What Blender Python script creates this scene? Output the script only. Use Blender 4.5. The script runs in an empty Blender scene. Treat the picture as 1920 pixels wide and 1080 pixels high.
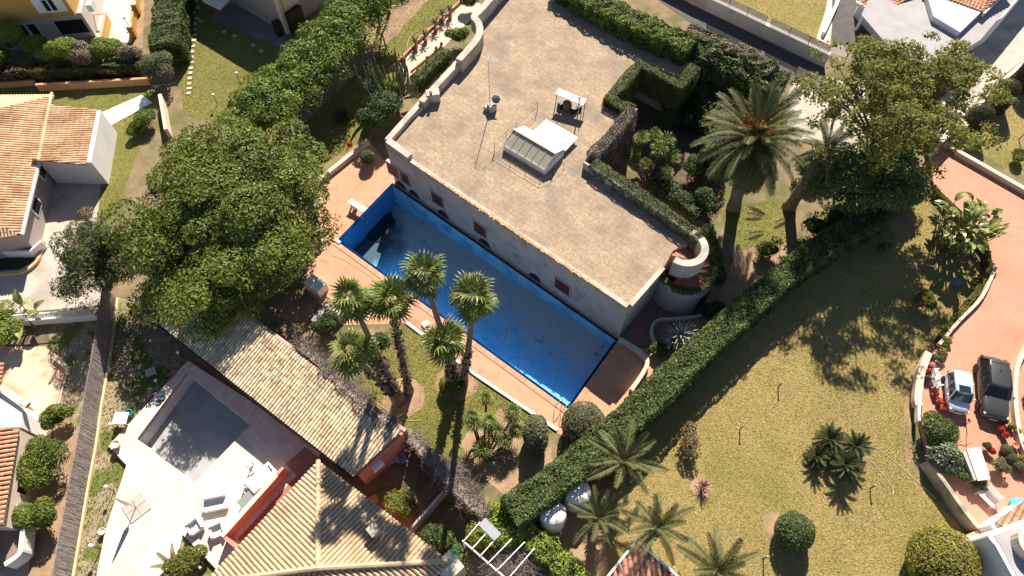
import bpy, bmesh, math, random
import numpy as np
from mathutils import Vector, Matrix
from mathutils.geometry import tessellate_polygon
random.seed(7); RNG = np.random.default_rng(11)
rad = math.radians; PI = math.pi
scene = bpy.context.scene
COL = scene.collection
# ---------------------------------------------------------------- camera
CAM_H = 46.0; FPX = 1280.0; PITCH = rad(60)
cam_d = bpy.data.cameras.new("camera"); cam = bpy.data.objects.new("camera", cam_d); COL.objects.link(cam)
cam.location = (0, 0, CAM_H); cam.rotation_euler = (rad(90) - PITCH, 0, 0)
cam_d.sensor_width = 36; cam_d.lens = FPX / 1920 * 36; cam_d.clip_start = 0.5; cam_d.clip_end = 3000
scene.camera = cam
# ---------------------------------------------------------------- sky and sun
SUN_EL = rad(40); SUN_AZ = rad(80)      # direction towards the sun, measured from +X
world = bpy.data.worlds.new("World"); scene.world = world; world.use_nodes = True
wn = world.node_tree.nodes; wn.clear()
sky = wn.new('ShaderNodeTexSky'); sky.sky_type = 'NISHITA'; sky.sun_disc = False
sky.sun_elevation = SUN_EL; sky.sun_rotation = rad(90) - SUN_AZ; sky.air_density = 0.75; sky.dust_density = 0.3
bg = wn.new('ShaderNodeBackground'); bg.inputs['Strength'].default_value = 0.056
wo = wn.new('ShaderNodeOutputWorld')
world.node_tree.links.new(sky.outputs[0], bg.inputs[0]); world.node_tree.links.new(bg.outputs[0], wo.inputs[0])
sd = bpy.data.lights.new("sun", 'SUN'); sd.energy = 5.0; sd.angle = rad(0.53); sd.color = (1.0, 0.915, 0.77)
sun = bpy.data.objects.new("sun", sd); COL.objects.link(sun)
sdir = Vector((math.cos(SUN_EL)*math.cos(SUN_AZ), math.cos(SUN_EL)*math.sin(SUN_AZ), math.sin(SUN_EL)))
sun.rotation_euler = sdir.to_track_quat('Z', 'Y').to_euler(); sun.location = (0, 60, 80)
vs = scene.view_settings
vs.view_transform = 'Standard'; vs.look = 'None'; vs.gamma = 1; vs.exposure = 1.1; vs.use_curve_mapping = False
# ---------------------------------------------------------------- where things stand
def at(px, py, z=0.0):
    """surveyed point: the spot of the site plan seen at (px,py) for something at height z"""
    u = (px-960)/FPX; v = (py-540)/FPX
    t = (CAM_H-z)/(math.sin(PITCH)+math.cos(PITCH)*v)
    return Vector((u*t, (math.cos(PITCH)-math.sin(PITCH)*v)*t, z))
def ats(pts, z=0.0): return [at(x, y, z) for x, y in pts]
def on_wall(px, py, p0, p1):
    """point of the vertical wall through p0,p1 -> (distance along the wall, height)"""
    d = Vector(((px-960)/FPX, math.cos(PITCH)-math.sin(PITCH)*(py-540)/FPX, -(math.sin(PITCH)+math.cos(PITCH)*(py-540)/FPX)))
    e = (p1-p0); e.z = 0; L = e.length; e /= L
    n = Vector((-e.y, e.x, 0)); o = Vector((0, 0, CAM_H))
    t = (p0-o).dot(n)/d.dot(n); q = o+d*t
    return (q-p0).dot(e), q.z
# ---------------------------------------------------------------- materials
MATS = {}
def M(name, c1, c2=None, scale=1.0, rough=.85, bump=0.0, bscale=20, detail=6, c3=None, s3=.15, metal=0, spec=.3, f3=(.45,.65), isl=0, coat=0, trans=0, dist=.03, brick=None):
    if name in MATS: return MATS[name]
    m = bpy.data.materials.new(name); m.use_nodes = True; nt = m.node_tree; N = nt.nodes; Lk = nt.links.new
    p = N['Principled BSDF']; p.inputs['Roughness'].default_value = rough; p.inputs['Metallic'].default_value = metal
    p.inputs['Specular IOR Level'].default_value = spec
    if coat: p.inputs['Coat Weight'].default_value = coat; p.inputs['Coat Roughness'].default_value = .06
    g = N.new('ShaderNodeNewGeometry')
    pos = g.outputs['Position']
    def noise(sc, det=detail, ro=.6):
        n = N.new('ShaderNodeTexNoise'); n.inputs['Scale'].default_value = sc; n.inputs['Detail'].default_value = det; n.inputs['Roughness'].default_value = ro
        Lk(pos, n.inputs['Vector']); return n.outputs['Fac']
    def mix(f, a, b):
        x = N.new('ShaderNodeMix'); x.data_type = 'RGBA'
        if hasattr(f, 'node'): Lk(f, x.inputs[0])
        else: x.inputs[0].default_value = f
        for i, q in ((6, a), (7, b)):
            if hasattr(q, 'node'): Lk(q, x.inputs[i])
            else: x.inputs[i].default_value = (*q, 1)
        return x.outputs[2]
    def ramp(f, lo, hi):
        r = N.new('ShaderNodeMapRange'); r.inputs[1].default_value = lo; r.inputs[2].default_value = hi; Lk(f, r.inputs[0]); return r.outputs[0]
    col = c1
    if c2 is not None: col = mix(ramp(noise(scale), .32, .68), c1, c2)
    if c3 is not None: col = mix(ramp(noise(s3), *f3), col, c3)
    if isl:
        oi = N.new('ShaderNodeObjectInfo'); a = N.new('ShaderNodeMath'); a.operation = 'ADD'
        Lk(oi.outputs['Random'], a.inputs[0]); Lk(g.outputs['Random Per Island'], a.inputs[1])
        fr = N.new('ShaderNodeMath'); fr.operation = 'FRACT'; Lk(a.outputs[0], fr.inputs[0])
        mr = N.new('ShaderNodeMapRange'); mr.inputs[3].default_value = 1-isl; mr.inputs[4].default_value = 1+isl; Lk(fr.outputs[0], mr.inputs[0])
        h = N.new('ShaderNodeHueSaturation'); Lk(mr.outputs[0], h.inputs['Value'])
        if hasattr(col, 'node'): Lk(col, h.inputs['Color'])
        else: h.inputs['Color'].default_value = (*col, 1)
        col = h.outputs[0]
    if brick:     # paving joints: (block length, block width, angle)
        bk = N.new('ShaderNodeTexBrick'); mp = N.new('ShaderNodeMapping'); mp.inputs['Rotation'].default_value = (0, 0, brick[2]); Lk(pos, mp.inputs['Vector']); Lk(mp.outputs[0], bk.inputs['Vector'])
        bk.inputs['Scale'].default_value = 1; bk.inputs['Brick Width'].default_value = brick[0]; bk.inputs['Row Height'].default_value = brick[1]; bk.inputs['Mortar Size'].default_value = .012
        bk.inputs['Color1'].default_value = (1,1,1,1); bk.inputs['Color2'].default_value = (.86,.86,.86,1); bk.inputs['Mortar'].default_value = (.62,.6,.58,1)
        x = N.new('ShaderNodeMix'); x.data_type = 'RGBA'; x.blend_type = 'MULTIPLY'; x.inputs[0].default_value = 1
        if hasattr(col, 'node'): Lk(col, x.inputs[6])
        else: x.inputs[6].default_value = (*col, 1)
        Lk(bk.outputs['Color'], x.inputs[7]); col = x.outputs[2]
    if hasattr(col, 'node'): Lk(col, p.inputs['Base Color'])
    else: p.inputs['Base Color'].default_value = (*col, 1)
    if bump:
        b = N.new('ShaderNodeBump'); b.inputs['Strength'].default_value = bump; b.inputs['Distance'].default_value = dist
        Lk(noise(bscale, 4), b.inputs['Height']); Lk(b.outputs[0], p.inputs['Normal'])
    if trans: p.inputs['Transmission Weight'].default_value = trans
    MATS[name] = m; return m
def LEAF(name, c1, c2, c3=None, rough=.55, trl=.3, spec=.35):
    """leaf: colour differs from leaf to leaf, a part of the light shines through"""
    if name in MATS: return MATS[name]
    m = bpy.data.materials.new(name); m.use_nodes = True; nt = m.node_tree; N = nt.nodes; Lk = nt.links.new
    p = N['Principled BSDF']; p.inputs['Roughness'].default_value = rough; p.inputs['Specular IOR Level'].default_value = spec
    a = N.new('ShaderNodeAttribute'); a.attribute_name = 'v'
    r = N.new('ShaderNodeValToRGB'); e = r.color_ramp.elements
    e[0].color = (*c1, 1); e[1].color = (*c2, 1)
    if c3: e[1].position = .86; q = e.new(1.0); q.color = (*c3, 1)
    Lk(a.outputs['Fac'], r.inputs[0]); Lk(r.outputs[0], p.inputs['Base Color'])
    t = N.new('ShaderNodeBsdfTranslucent'); Lk(r.outputs[0], t.inputs[0])
    mx = N.new('ShaderNodeMixShader'); mx.inputs[0].default_value = trl
    Lk(p.outputs[0], mx.inputs[1]); Lk(t.outputs[0], mx.inputs[2]); Lk(mx.outputs[0], N['Material Output'].inputs[0])
    MATS[name] = m; return m
# ---------------------------------------------------------------- object helpers
def link(o, parent=None):
    COL.objects.link(o)
    if parent is not None: o.parent = parent
    return o
def tag(o, label=None, cat=None, group=None, kind=None):
    if label: o['label'] = label
    if cat: o['category'] = cat
    if group: o['group'] = group
    if kind: o['kind'] = kind
    return o
def empty(name, loc, label, cat, group=None, rz=0.0):
    o = bpy.data.objects.new(name, None); o.empty_display_size = .2; COL.objects.link(o)
    o.location = loc; o.rotation_euler = (0, 0, rz)
    return tag(o, label, cat, group)
def W2L(parent):
    """matrix world->local of an unscaled root that has no parent"""
    if parent is None: return Matrix()
    pr = parent
    m = Matrix.LocRotScale(pr.location, pr.rotation_euler, pr.scale)
    while pr.parent is not None:
        pr = pr.parent; m = Matrix.LocRotScale(pr.location, pr.rotation_euler, pr.scale) @ m
    return m.inverted()
class MB:
    def __init__(s): s.v = []; s.f = []
    def add(s, vs_, fs):
        o = len(s.v); s.v += [Vector(x) for x in vs_]; s.f += [tuple(i+o for i in f) for f in fs]; return s
    def box(s, c, size, rz=0, rot=None):
        h = [x/2 for x in size]; R = rot if rot is not None else Matrix.Rotation(rz, 3, 'Z'); c = Vector(c)
        vs_ = [c+R @ Vector((x*h[0], y*h[1], z*h[2])) for x in (-1, 1) for y in (-1, 1) for z in (-1, 1)]
        return s.add(vs_, [(0,1,3,2),(4,6,7,5),(0,4,5,1),(2,3,7,6),(0,2,6,4),(1,5,7,3)])
    def bar(s, a, b, w, h=None, up=(0,0,1)):
        a = Vector(a); b = Vector(b); h = h or w; d = (b-a); L = d.length
        if L < 1e-6: return s
        d /= L; u = Vector(up); x = d.cross(u)
        if x.length < 1e-4: x = d.cross(Vector((1,0,0)))
        x.normalize(); y = x.cross(d)
        R = Matrix((d, x, y)).transposed()
        return s.box((a+b)/2, (L, w, h), rot=R)
    def prism(s, poly, z0, z1):
        poly = [Vector((p[0], p[1], 0)) for p in poly]; n = len(poly)
        ar = sum(poly[i].x*poly[(i+1)%n].y-poly[(i+1)%n].x*poly[i].y for i in range(n))
        if ar < 0: poly.reverse()
        vs_ = [Vector((p.x, p.y, z0)) for p in poly]+[Vector((p.x, p.y, z1)) for p in poly]
        tri = tessellate_polygon([[Vector((p.x,p.y,0)) for p in poly]])
        fs = []
        for t in tri:
            a, b, c = t
            if (poly[b]-poly[a]).cross(poly[c]-poly[a]).z < 0: a, c = c, a
            fs.append((a+n, b+n, c+n)); fs.append((c, b, a))
        fs += [(i, (i+1)%n, (i+1)%n+n, i+n) for i in range(n)]
        return s.add(vs_, fs)
    def tube(s, pts, rs, n=8, cap=True):
        pts = [Vector(p) for p in pts]
        if not hasattr(rs, '__len__'): rs = [rs]*len(pts)
        vs_ = []; fs = []; m = len(pts)
        prev = None
        for i, p in enumerate(pts):
            d = (pts[min(i+1, m-1)]-pts[max(i-1, 0)])
            if d.length < 1e-9: d = Vector((0,0,1))
            d.normalize()
            if prev is None:
                x = d.cross(Vector((0,0,1)))
                if x.length < .05: x = d.cross(Vector((1,0,0)))
            else: x = prev-d*prev.dot(d)
            x.normalize(); prev = x; y = d.cross(x)
            for k in range(n):
                a = 2*PI*k/n; vs_.append(p+(x*math.cos(a)+y*math.sin(a))*rs[i])
        for i in range(m-1):
            for k in range(n):
                fs.append((i*n+k, i*n+(k+1)%n, (i+1)*n+(k+1)%n, (i+1)*n+k))
        if cap: fs += [tuple(range(n-1, -1, -1)), tuple(range((m-1)*n, m*n))]
        return s.add(vs_, fs)
    def lathe(s, c, prof, n=16):
        c = Vector(c); vs_ = []; fs = []; m = len(prof)
        for r, z in prof:
            for k in range(n):
                a = 2*PI*k/n; vs_.append(c+Vector((r*math.cos(a), r*math.sin(a), z)))
        for i in range(m-1):
            for k in range(n): fs.append((i*n+k, i*n+(k+1)%n, (i+1)*n+(k+1)%n, (i+1)*n+k))
        fs += [tuple(range(n-1, -1, -1)), tuple(range((m-1)*n, m*n))]
        return s.add(vs_, fs)
    def sphere(s, c, r, n=12, m=8):
        r = r if hasattr(r, '__len__') else (r, r, r)
        c = Vector(c); vs_ = []; fs = []
        for i in range(m+1):
            t = PI*i/m
            for k in range(n):
                a = 2*PI*k/n; vs_.append(c+Vector((r[0]*math.sin(t)*math.cos(a), r[1]*math.sin(t)*math.sin(a), -r[2]*math.cos(t))))
        for i in range(m):
            for k in range(n): fs.append((i*n+k, i*n+(k+1)%n, (i+1)*n+(k+1)%n, (i+1)*n+k))
        return s.add(vs_, fs)
    def poly(s, pts):
        n = len(pts); return s.add(pts, [tuple(range(n))])
    def build(s, name, mat, parent=None, smooth=False, local=False, bevel=0, subsurf=0, **tg):
        me = bpy.data.meshes.new(name)
        W = W2L(parent) if (parent is not None and not local) else None
        vv = [W @ x for x in s.v] if W is not None else s.v
        loc = Vector((0, 0, 0))
        if parent is None and vv and not local:
            loc = Vector((sum(x.x for x in vv)/len(vv), sum(x.y for x in vv)/len(vv), min(x.z for x in vv))); vv = [x-loc for x in vv]
        me.from_pydata([tuple(x) for x in vv], [], s.f); me.validate()
        if smooth: me.polygons.foreach_set('use_smooth', [True]*len(me.polygons))
        me.materials.append(mat)
        o = bpy.data.objects.new(name, me); link(o, parent); o.location = loc
        if bevel:
            b = o.modifiers.new('bevel', 'BEVEL'); b.width = bevel; b.segments = 2; b.limit_method = 'ANGLE'
        if subsurf:
            b = o.modifiers.new('subsurf', 'SUBSURF'); b.levels = subsurf; b.render_levels = subsurf
        return tag(o, **tg)
def mesh_np(name, verts, quads, mat, val=None, parent=None, smooth=False):
    """big quad mesh from arrays; val = one number per vertex, stored as attribute v"""
    me = bpy.data.meshes.new(name)
    if parent is not None:
        W = np.array(W2L(parent)); verts = verts @ W[:3, :3].T + W[:3, 3]
    nv = len(verts); nf = len(quads)
    me.vertices.add(nv); me.vertices.foreach_set('co', np.ascontiguousarray(verts, dtype=np.float32).ravel())
    me.loops.add(nf*4); me.loops.foreach_set('vertex_index', np.ascontiguousarray(quads, dtype=np.int32).ravel())
    me.polygons.add(nf); me.polygons.foreach_set('loop_start', np.arange(0, nf*4, 4, dtype=np.int32))
    if smooth: me.polygons.foreach_set('use_smooth', np.ones(nf, dtype=bool))
    me.update(calc_edges=True)
    if val is not None:
        a = me.attributes.new('v', 'FLOAT', 'POINT'); a.data.foreach_set('value', np.ascontiguousarray(val, dtype=np.float32))
    me.materials.append(mat)
    o = bpy.data.objects.new(name, me); link(o, parent); return o
def unit(a): return a/np.maximum(np.linalg.norm(a, axis=1, keepdims=True), 1e-9)
def leaves(name, C, Nn, mat, L=.16, W=.09, spread=.7, parent=None, clump=None):
    """leaf blades (rhombus, creased along nothing) at C facing about Nn"""
    n = len(C); Nn = unit(Nn+RNG.normal(0, spread, (n, 3)))
    D = unit(np.cross(Nn, RNG.normal(0, 1, (n, 3)))); S = np.cross(Nn, D)
    l = (L*RNG.uniform(.6, 1.35, n))[:, None]; w = (W*RNG.uniform(.7, 1.3, n))[:, None]
    V = np.empty((n, 4, 3)); V[:, 0] = C-D*l*.5; V[:, 1] = C+S*w*.5; V[:, 2] = C+D*l*.5; V[:, 3] = C-S*w*.5
    val = RNG.uniform(0, 1, n)
    if clump is not None: val = np.clip(.55*val+.45*clump, 0, 1)
    return mesh_np(name, V.reshape(-1, 3), np.arange(4*n).reshape(-1, 4), mat, np.repeat(val, 4), parent)
def wob(P_, s, seed=0):
    """smooth pseudo noise about -1..1 from sums of sines"""
    r = np.random.default_rng(seed); out = np.zeros(len(P_))
    for k in range(5):
        d = r.normal(0, 1, 3)*s*(1+.6*k); out += np.sin(P_ @ d+r.uniform(0, 6.28))/(1+.5*k)
    return out/2.2
def smooth_path(pts, n=4):
    """Catmull-Rom through points"""
    P_ = [Vector(p) for p in pts]; out = []
    for i in range(len(P_)-1):
        a = P_[max(i-1, 0)]; b = P_[i]; c = P_[i+1]; d = P_[min(i+2, len(P_)-1)]
        for k in range(n):
            t = k/n; out.append(.5*((2*b)+(c-a)*t+(2*a-5*b+4*c-d)*t*t+(3*b-a-3*c+d)*t**3))
    out.append(P_[-1]); return out
def rough_loop(poly, step=.5, amp=.12, seed=1):
    """outline with an uneven edge"""
    r = random.Random(seed); out = []; n = len(poly)
    for i in range(n):
        a = Vector(poly[i]); b = Vector(poly[(i+1)%n]); k = max(1, int((b-a).length/step))
        for j in range(k):
            p = a.lerp(b, j/k); out.append(Vector((p.x+r.uniform(-amp, amp), p.y+r.uniform(-amp, amp), p.z)))
    return out
def sheet(name, poly, z, mat, label=None, cat=None, kind='structure', thick=0.0, rough=0, parent=None, step=.5):
    """flat ground sheet, or a slab when thick"""
    if rough: poly = rough_loop(poly, step, rough, seed=len(name))
    b = MB()
    if thick: b.prism(poly, z-thick, z)
    else:
        p2 = [Vector((p[0], p[1], 0)) for p in poly]; vs_ = [Vector((p.x, p.y, z)) for p in p2]; fs = []
        for a, c, d in tessellate_polygon([p2]):
            if (p2[c]-p2[a]).cross(p2[d]-p2[a]).z < 0: a, d = d, a
            fs.append((a, c, d))
        b.add(vs_, fs)
    o = b.build(name, mat, parent)
    return tag(o, label, cat, None, kind)
def wall_path(b, pts, th, z0, z1):
    """wall of even thickness along a path of points (mitred)"""
    pts = [Vector((p[0], p[1], 0)) for p in pts]; L = []; R = []; n = len(pts)
    for i in range(n):
        d0 = (pts[i]-pts[max(i-1, 0)]); d1 = (pts[min(i+1, n-1)]-pts[i])
        d = (d0.normalized() if d0.length > 0 else Vector())+(d1.normalized() if d1.length > 0 else Vector()); d.normalize()
        nn = Vector((-d.y, d.x, 0)); dd = d1 if d1.length > 0 else d0; c = max(.5, abs(nn.dot(Vector((-dd.y, dd.x, 0)).normalized())))
        L.append(pts[i]+nn*th/2/c); R.append(pts[i]-nn*th/2/c)
    return b.prism(L+R[::-1], z0, z1)
def dup(root, loc, rz=None, scale=1.0, label=None, group=None):
    r = root.copy(); COL.objects.link(r); r.location = loc; r.scale = (scale,)*3
    if rz is not None: r.rotation_euler = (0, 0, rz)
    if label: r['label'] = label
    if group: r['group'] = group
    for ch in list(root.children):
        c = ch.copy(); COL.objects.link(c); c.parent = r
        for g in list(ch.children):
            d = g.copy(); COL.objects.link(d); d.parent = c
    return r
# ================================================================ vegetation builders
m_core = M('hedge_twigs', (.035,.042,.016), (.06,.058,.026), 3, rough=.95)
m_bark = M('bark', (.13,.10,.075), (.20,.16,.12), 6, rough=.95, bump=.5, bscale=14)
m_palmbark = M('palm_bark', (.16,.115,.08), (.28,.21,.15), 7, rough=.95, bump=.8, bscale=9)
m_boots = M('palm_boots', (.075,.055,.045), (.15,.115,.09), 9, rough=.95, bump=.6, bscale=20)
m_twig = M('dry_twigs', (.17,.125,.115), (.30,.24,.22), 5, rough=.95)
L_hedge = LEAF('leaf_hedge', (.046,.078,.020), (.149,.196,.054), (.297,.297,.115))
L_lime = LEAF('leaf_lime', (.116,.171,.028), (.310,.373,.054), (.466,.451,.093))
L_ficus = LEAF('leaf_ficus', (.042,.075,.014), (.225,.265,.045), (.47,.45,.13), rough=.5, spec=.25)
L_row = LEAF('leaf_row', (.04,.08,.013), (.21,.275,.04), (.42,.42,.10), rough=.5, spec=.25)
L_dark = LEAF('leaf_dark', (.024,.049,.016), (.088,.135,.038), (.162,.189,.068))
L_olive = LEAF('leaf_olive', (.10,.115,.025), (.30,.30,.075), (.50,.43,.15), trl=.45, spec=.2)
L_grey = LEAF('leaf_greygreen', (.085,.095,.045), (.20,.205,.115), (.32,.30,.2), spec=.2)
L_dry = LEAF('leaf_dry', (.085,.062,.055), (.20,.15,.13), (.30,.24,.2), trl=.1)
L_fan = LEAF('leaf_fan', (.060,.095,.017), (.215,.258,.060), (.396,.361,.172), rough=.45, trl=.25)
L_phoenix = LEAF('leaf_phoenix', (.050,.061,.017), (.144,.148,.058), (.242,.224,.117), rough=.55, trl=.2, spec=.2)
L_cycad = LEAF('leaf_cycad', (.024,.035,.010), (.084,.096,.033), rough=.5, trl=.15, spec=.2)
L_agave = LEAF('leaf_agave', (.13,.15,.11), (.32,.33,.26), rough=.55, trl=.1)
L_red = LEAF('flower_red', (.40,.025,.015), (.62,.06,.04), rough=.6, trl=.2)
L_orange = LEAF('palm_fruit', (.55,.20,.03), (.70,.32,.05), rough=.7, trl=.05)
L_yellow = LEAF('leaf_yellow', (.20,.17,.03), (.45,.36,.07), rough=.6)
L_banana = LEAF('leaf_strelitzia', (.10,.13,.03), (.29,.32,.10), (.50,.50,.26), rough=.35, trl=.2)
def root_of(name, loc, label, cat, group=None, rz=0.0): return empty(name, loc, label, cat, group, rz)

def hedge(name, label, pts, width, z0, z1, mat=L_hedge, dens=260, L=.15, W=.085, core=m_core, cat='hedge', amp=.10, group=None, rnd=.25, seed=3, wid2=None, closed=False, topdens=1.0):
    """clipped hedge along a path of ground points: dense twigs inside, leaf blades on every face"""
    pts = [Vector((p[0], p[1], 0)) for p in pts]
    seg = [(pts[i+1]-pts[i]).length for i in range(len(pts)-1)]; tot = sum(seg)
    r = root_of(name, (pts[0].x, pts[0].y, z0), label, cat, group)
    b = MB(); ins = min(.30, width*.24)
    ext = [pts[0]+(pts[1]-pts[0]).normalized()*ins]+pts[1:-1]+[pts[-1]-(pts[-1]-pts[-2]).normalized()*ins]
    wall_path(b, ext, width-2*ins, z0+.01, z1-ins); b.build('twigs', core, r)
    h = z1-z0; per = 2*h+width; n = int(per*tot*dens)
    s = RNG.uniform(0, tot, n); u = RNG.uniform(0, per, n)
    cum = np.concatenate([[0], np.cumsum(seg)]); idx = np.clip(np.searchsorted(cum, s, side='right')-1, 0, len(seg)-1)
    A = np.array([tuple(p) for p in pts]); T = unit(A[1:]-A[:-1]); f = s-cum[idx]
    C = A[idx]+T[idx]*f[:, None]
    tv = np.array([tuple((T[max(i-1,0)]+T[min(i,len(T)-1)])) for i in range(len(pts))]); tv = unit(tv)
    w_ = (f/np.array(seg)[idx])[:, None]; tt = unit(tv[idx]*(1-w_)+tv[idx+1]*w_)
    nr = np.stack([-tt[:, 1], tt[:, 0], np.zeros(n)], 1)
    off = np.where(u < h, -width/2, np.where(u > h+width, width/2, u-h-width/2))
    z = np.where(u < h, z0+u, np.where(u > h+width, z0+(u-h-width), z1))
    NN = np.where((u < h)[:, None], -nr, np.where((u > h+width)[:, None], nr, np.array([[0, 0, 1.]])))
    # round the top edges
    dz = np.clip((z-(z1-rnd))/rnd, 0, 1); do = np.clip((np.abs(off)-(width/2-rnd))/rnd, 0, 1)
    q = np.sqrt(dz**2+do**2); k = np.where(q > 1, 1/np.maximum(q, 1e-6), 1)
    z = np.where(q > 1, z1-rnd+rnd*dz*k, z); off = np.where(q > 1, np.sign(off)*(width/2-rnd+rnd*do*k), off)
    Pn = C+nr*off[:, None]; Pn[:, 2] = z
    d = wob(Pn, 1.1, seed)*amp+wob(Pn, 3.5, seed+1)*amp*.5-np.abs(RNG.normal(0, .07, n))
    Pn = Pn+NN*d[:, None]; Pn[:, 2] = np.maximum(Pn[:, 2], z0+.02)
    nc = int(width*h*dens)
    ends = []
    for e, (p, t) in enumerate(((A[0], -T[0]), (A[-1], T[-1]))):
        o = RNG.uniform(-width/2, width/2, nc); zz = RNG.uniform(z0, z1, nc); nn = np.array([-t[1], t[0], 0])
        E = p+nn*o[:, None]; E[:, 2] = zz; E = E+t*RNG.normal(-.06, .06, nc)[:, None]; ends.append((E, np.tile(t, (nc, 1))))
    Pn = np.concatenate([Pn]+[e[0] for e in ends]); NN = np.concatenate([NN]+[e[1] for e in ends])
    cl = np.clip(.5+.6*wob(Pn, 1.6, seed+5), 0, 1)
    leaves('foliage', Pn, NN+np.array([0, 0, .25]), mat, L, W, .75, r, cl)
    return r
def bush(name, label, c, rx, ry, rz, mat=L_hedge, n=2500, L=.14, W=.08, cat='bush', group=None, lobes=0, core=True, seed=1, stem=True, flat=0.0, amp=.12, corem=m_core):
    """rounded shrub: c = ground point, half sizes rx, ry, height 2*rz"""
    r = root_of(name, tuple(c), label, cat, group); c = np.array(tuple(c), float)
    rg = np.random.default_rng(seed)
    if lobes:
        Ps = []; Ns = []; cls = []
        dirs = unit(rg.normal(0, 1, (lobes, 3))); dirs[:, 2] = np.abs(dirs[:, 2])*.9-.15
        for i in range(lobes):
            lc = np.array([rx, ry, rz])*dirs[i]*(rg.uniform(.35, .72) if i else .1); lr = rg.uniform(.34, .52) if i else .62
            m = n//lobes; d = unit(rg.normal(0, 1, (m, 3))); d[:, 2] = np.where(d[:, 2] < -.3, -d[:, 2], d[:, 2])
            Ps.append(lc+d*np.array([rx, ry, rz])*lr*rg.uniform(.75, 1.08, (m, 1))); Ns.append(d); cls.append(np.full(m, rg.uniform(0, 1)))
        Pn = np.concatenate(Ps); NN = np.concatenate(Ns); cl = np.concatenate(cls)
    else:
        d = unit(rg.normal(0, 1, (n, 3))); NN = d.copy()
        rr = 1-np.abs(rg.normal(0, .05, n)); Pn = d*np.array([rx, ry, rz])*rr[:, None]
        Pn *= (1+wob(d, 2.4, seed)*amp)[:, None]; cl = np.clip(.5+.6*wob(d, 3, seed+3), 0, 1)
    Pn = Pn+c+np.array([0, 0, rz*(1-flat)]); Pn[:, 2] = np.maximum(Pn[:, 2], c[2]+.03)
    if core:
        b = MB(); b.sphere((c[0], c[1], c[2]+rz*(1-flat)), (rx*(.42 if lobes else .86), ry*(.42 if lobes else .86), rz*(.42 if lobes else .86)), 14, 9); b.v = [Vector((x.x, x.y, max(x.z, c[2]+.01))) for x in b.v]; b.build('twigs', corem, r)
    elif stem:
        b = MB()
        for i in range(5):
            a = rg.uniform(0, 6.28); b.tube([tuple(c), (c[0]+rx*.35*math.cos(a), c[1]+ry*.35*math.sin(a), c[2]+rz*.8), (c[0]+rx*.6*math.cos(a), c[1]+ry*.6*math.sin(a), c[2]+rz*1.4)], [.05, .035, .015], 5)
        b.build('stems', m_bark, r)
    leaves('foliage', Pn, NN+np.array([0, 0, .3]), mat, L, W, .7, r, cl)
    return r
def tree(name, label, base, cc, R, n, mat, L=.28, W=.15, lobes=60, lr=(.2, .33), trunk=.3, cat='tree', group=None, seed=1, fill=.25, low=-.35, limbs=18, zmin=1.2, shell=(.8, 1.05)):
    """tapered trunk, limbs to the clumps, clumps of leaf blades with gaps between"""
    rg = np.random.default_rng(seed); base = Vector(base); cc = np.array(tuple(cc), float); R = np.array(R, float)
    r = root_of(name, tuple(base), label, cat, group)
    d = unit(rg.normal(0, 1, (lobes*3, 3))); d = d[d[:, 2] > low][:lobes]; lobes = len(d)
    rad_ = rg.uniform(.5, .95, lobes); rad_[:int(lobes*fill)] = rg.uniform(.1, .5, int(lobes*fill))
    LC = cc+d*rad_[:, None]*R; LR = rg.uniform(*lr, lobes)
    Ps = []; Ns = []; cls = []
    wts = LR**2; cnt = (n*wts/wts.sum()).astype(int)
    for i in range(lobes):
        m = cnt[i]; e = unit(rg.normal(0, 1, (m, 3))); flip = e[:, 2] < -.25; e[flip, 2] *= -1
        sc = R*LR[i]*np.array([1.1, 1.1, .8]); q = 1+wob(e, 2.5, seed+i)*.22
        Ps.append(LC[i]+e*sc*(rg.uniform(*shell, m)*q)[:, None]); Ns.append(unit(e+.35*d[i])); cls.append(np.full(m, rg.uniform(.1, .9)))
    Pn = np.concatenate(Ps); Pn[:, 2] = np.maximum(Pn[:, 2], zmin)
    leaves('foliage', Pn, np.concatenate(Ns)+np.array([0, 0, .35]), mat, L, W, .6, r, np.concatenate(cls))
    fork = Vector((base.x*.6+cc[0]*.4, base.y*.6+cc[1]*.4, base.z+(cc[2]-base.z)*.55))
    b = MB(); b.tube([base, base.lerp(fork, .5)+Vector((.1, -.08, 0)), fork], [trunk*1.25, trunk, trunk*.8], 9); b.build('trunk', m_bark, r, True)
    b = MB()
    for i in rg.permutation(lobes)[:limbs]:
        t = Vector(LC[i]); mid = fork.lerp(t, .5)+Vector((0, 0, .25*(t-fork).length*.3))
        b.tube([fork+Vector((0,0,-.1)), mid, t], [trunk*.45, trunk*.26, trunk*.08], 6)
    b.build('branches', m_bark, r, True)
    return r
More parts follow.
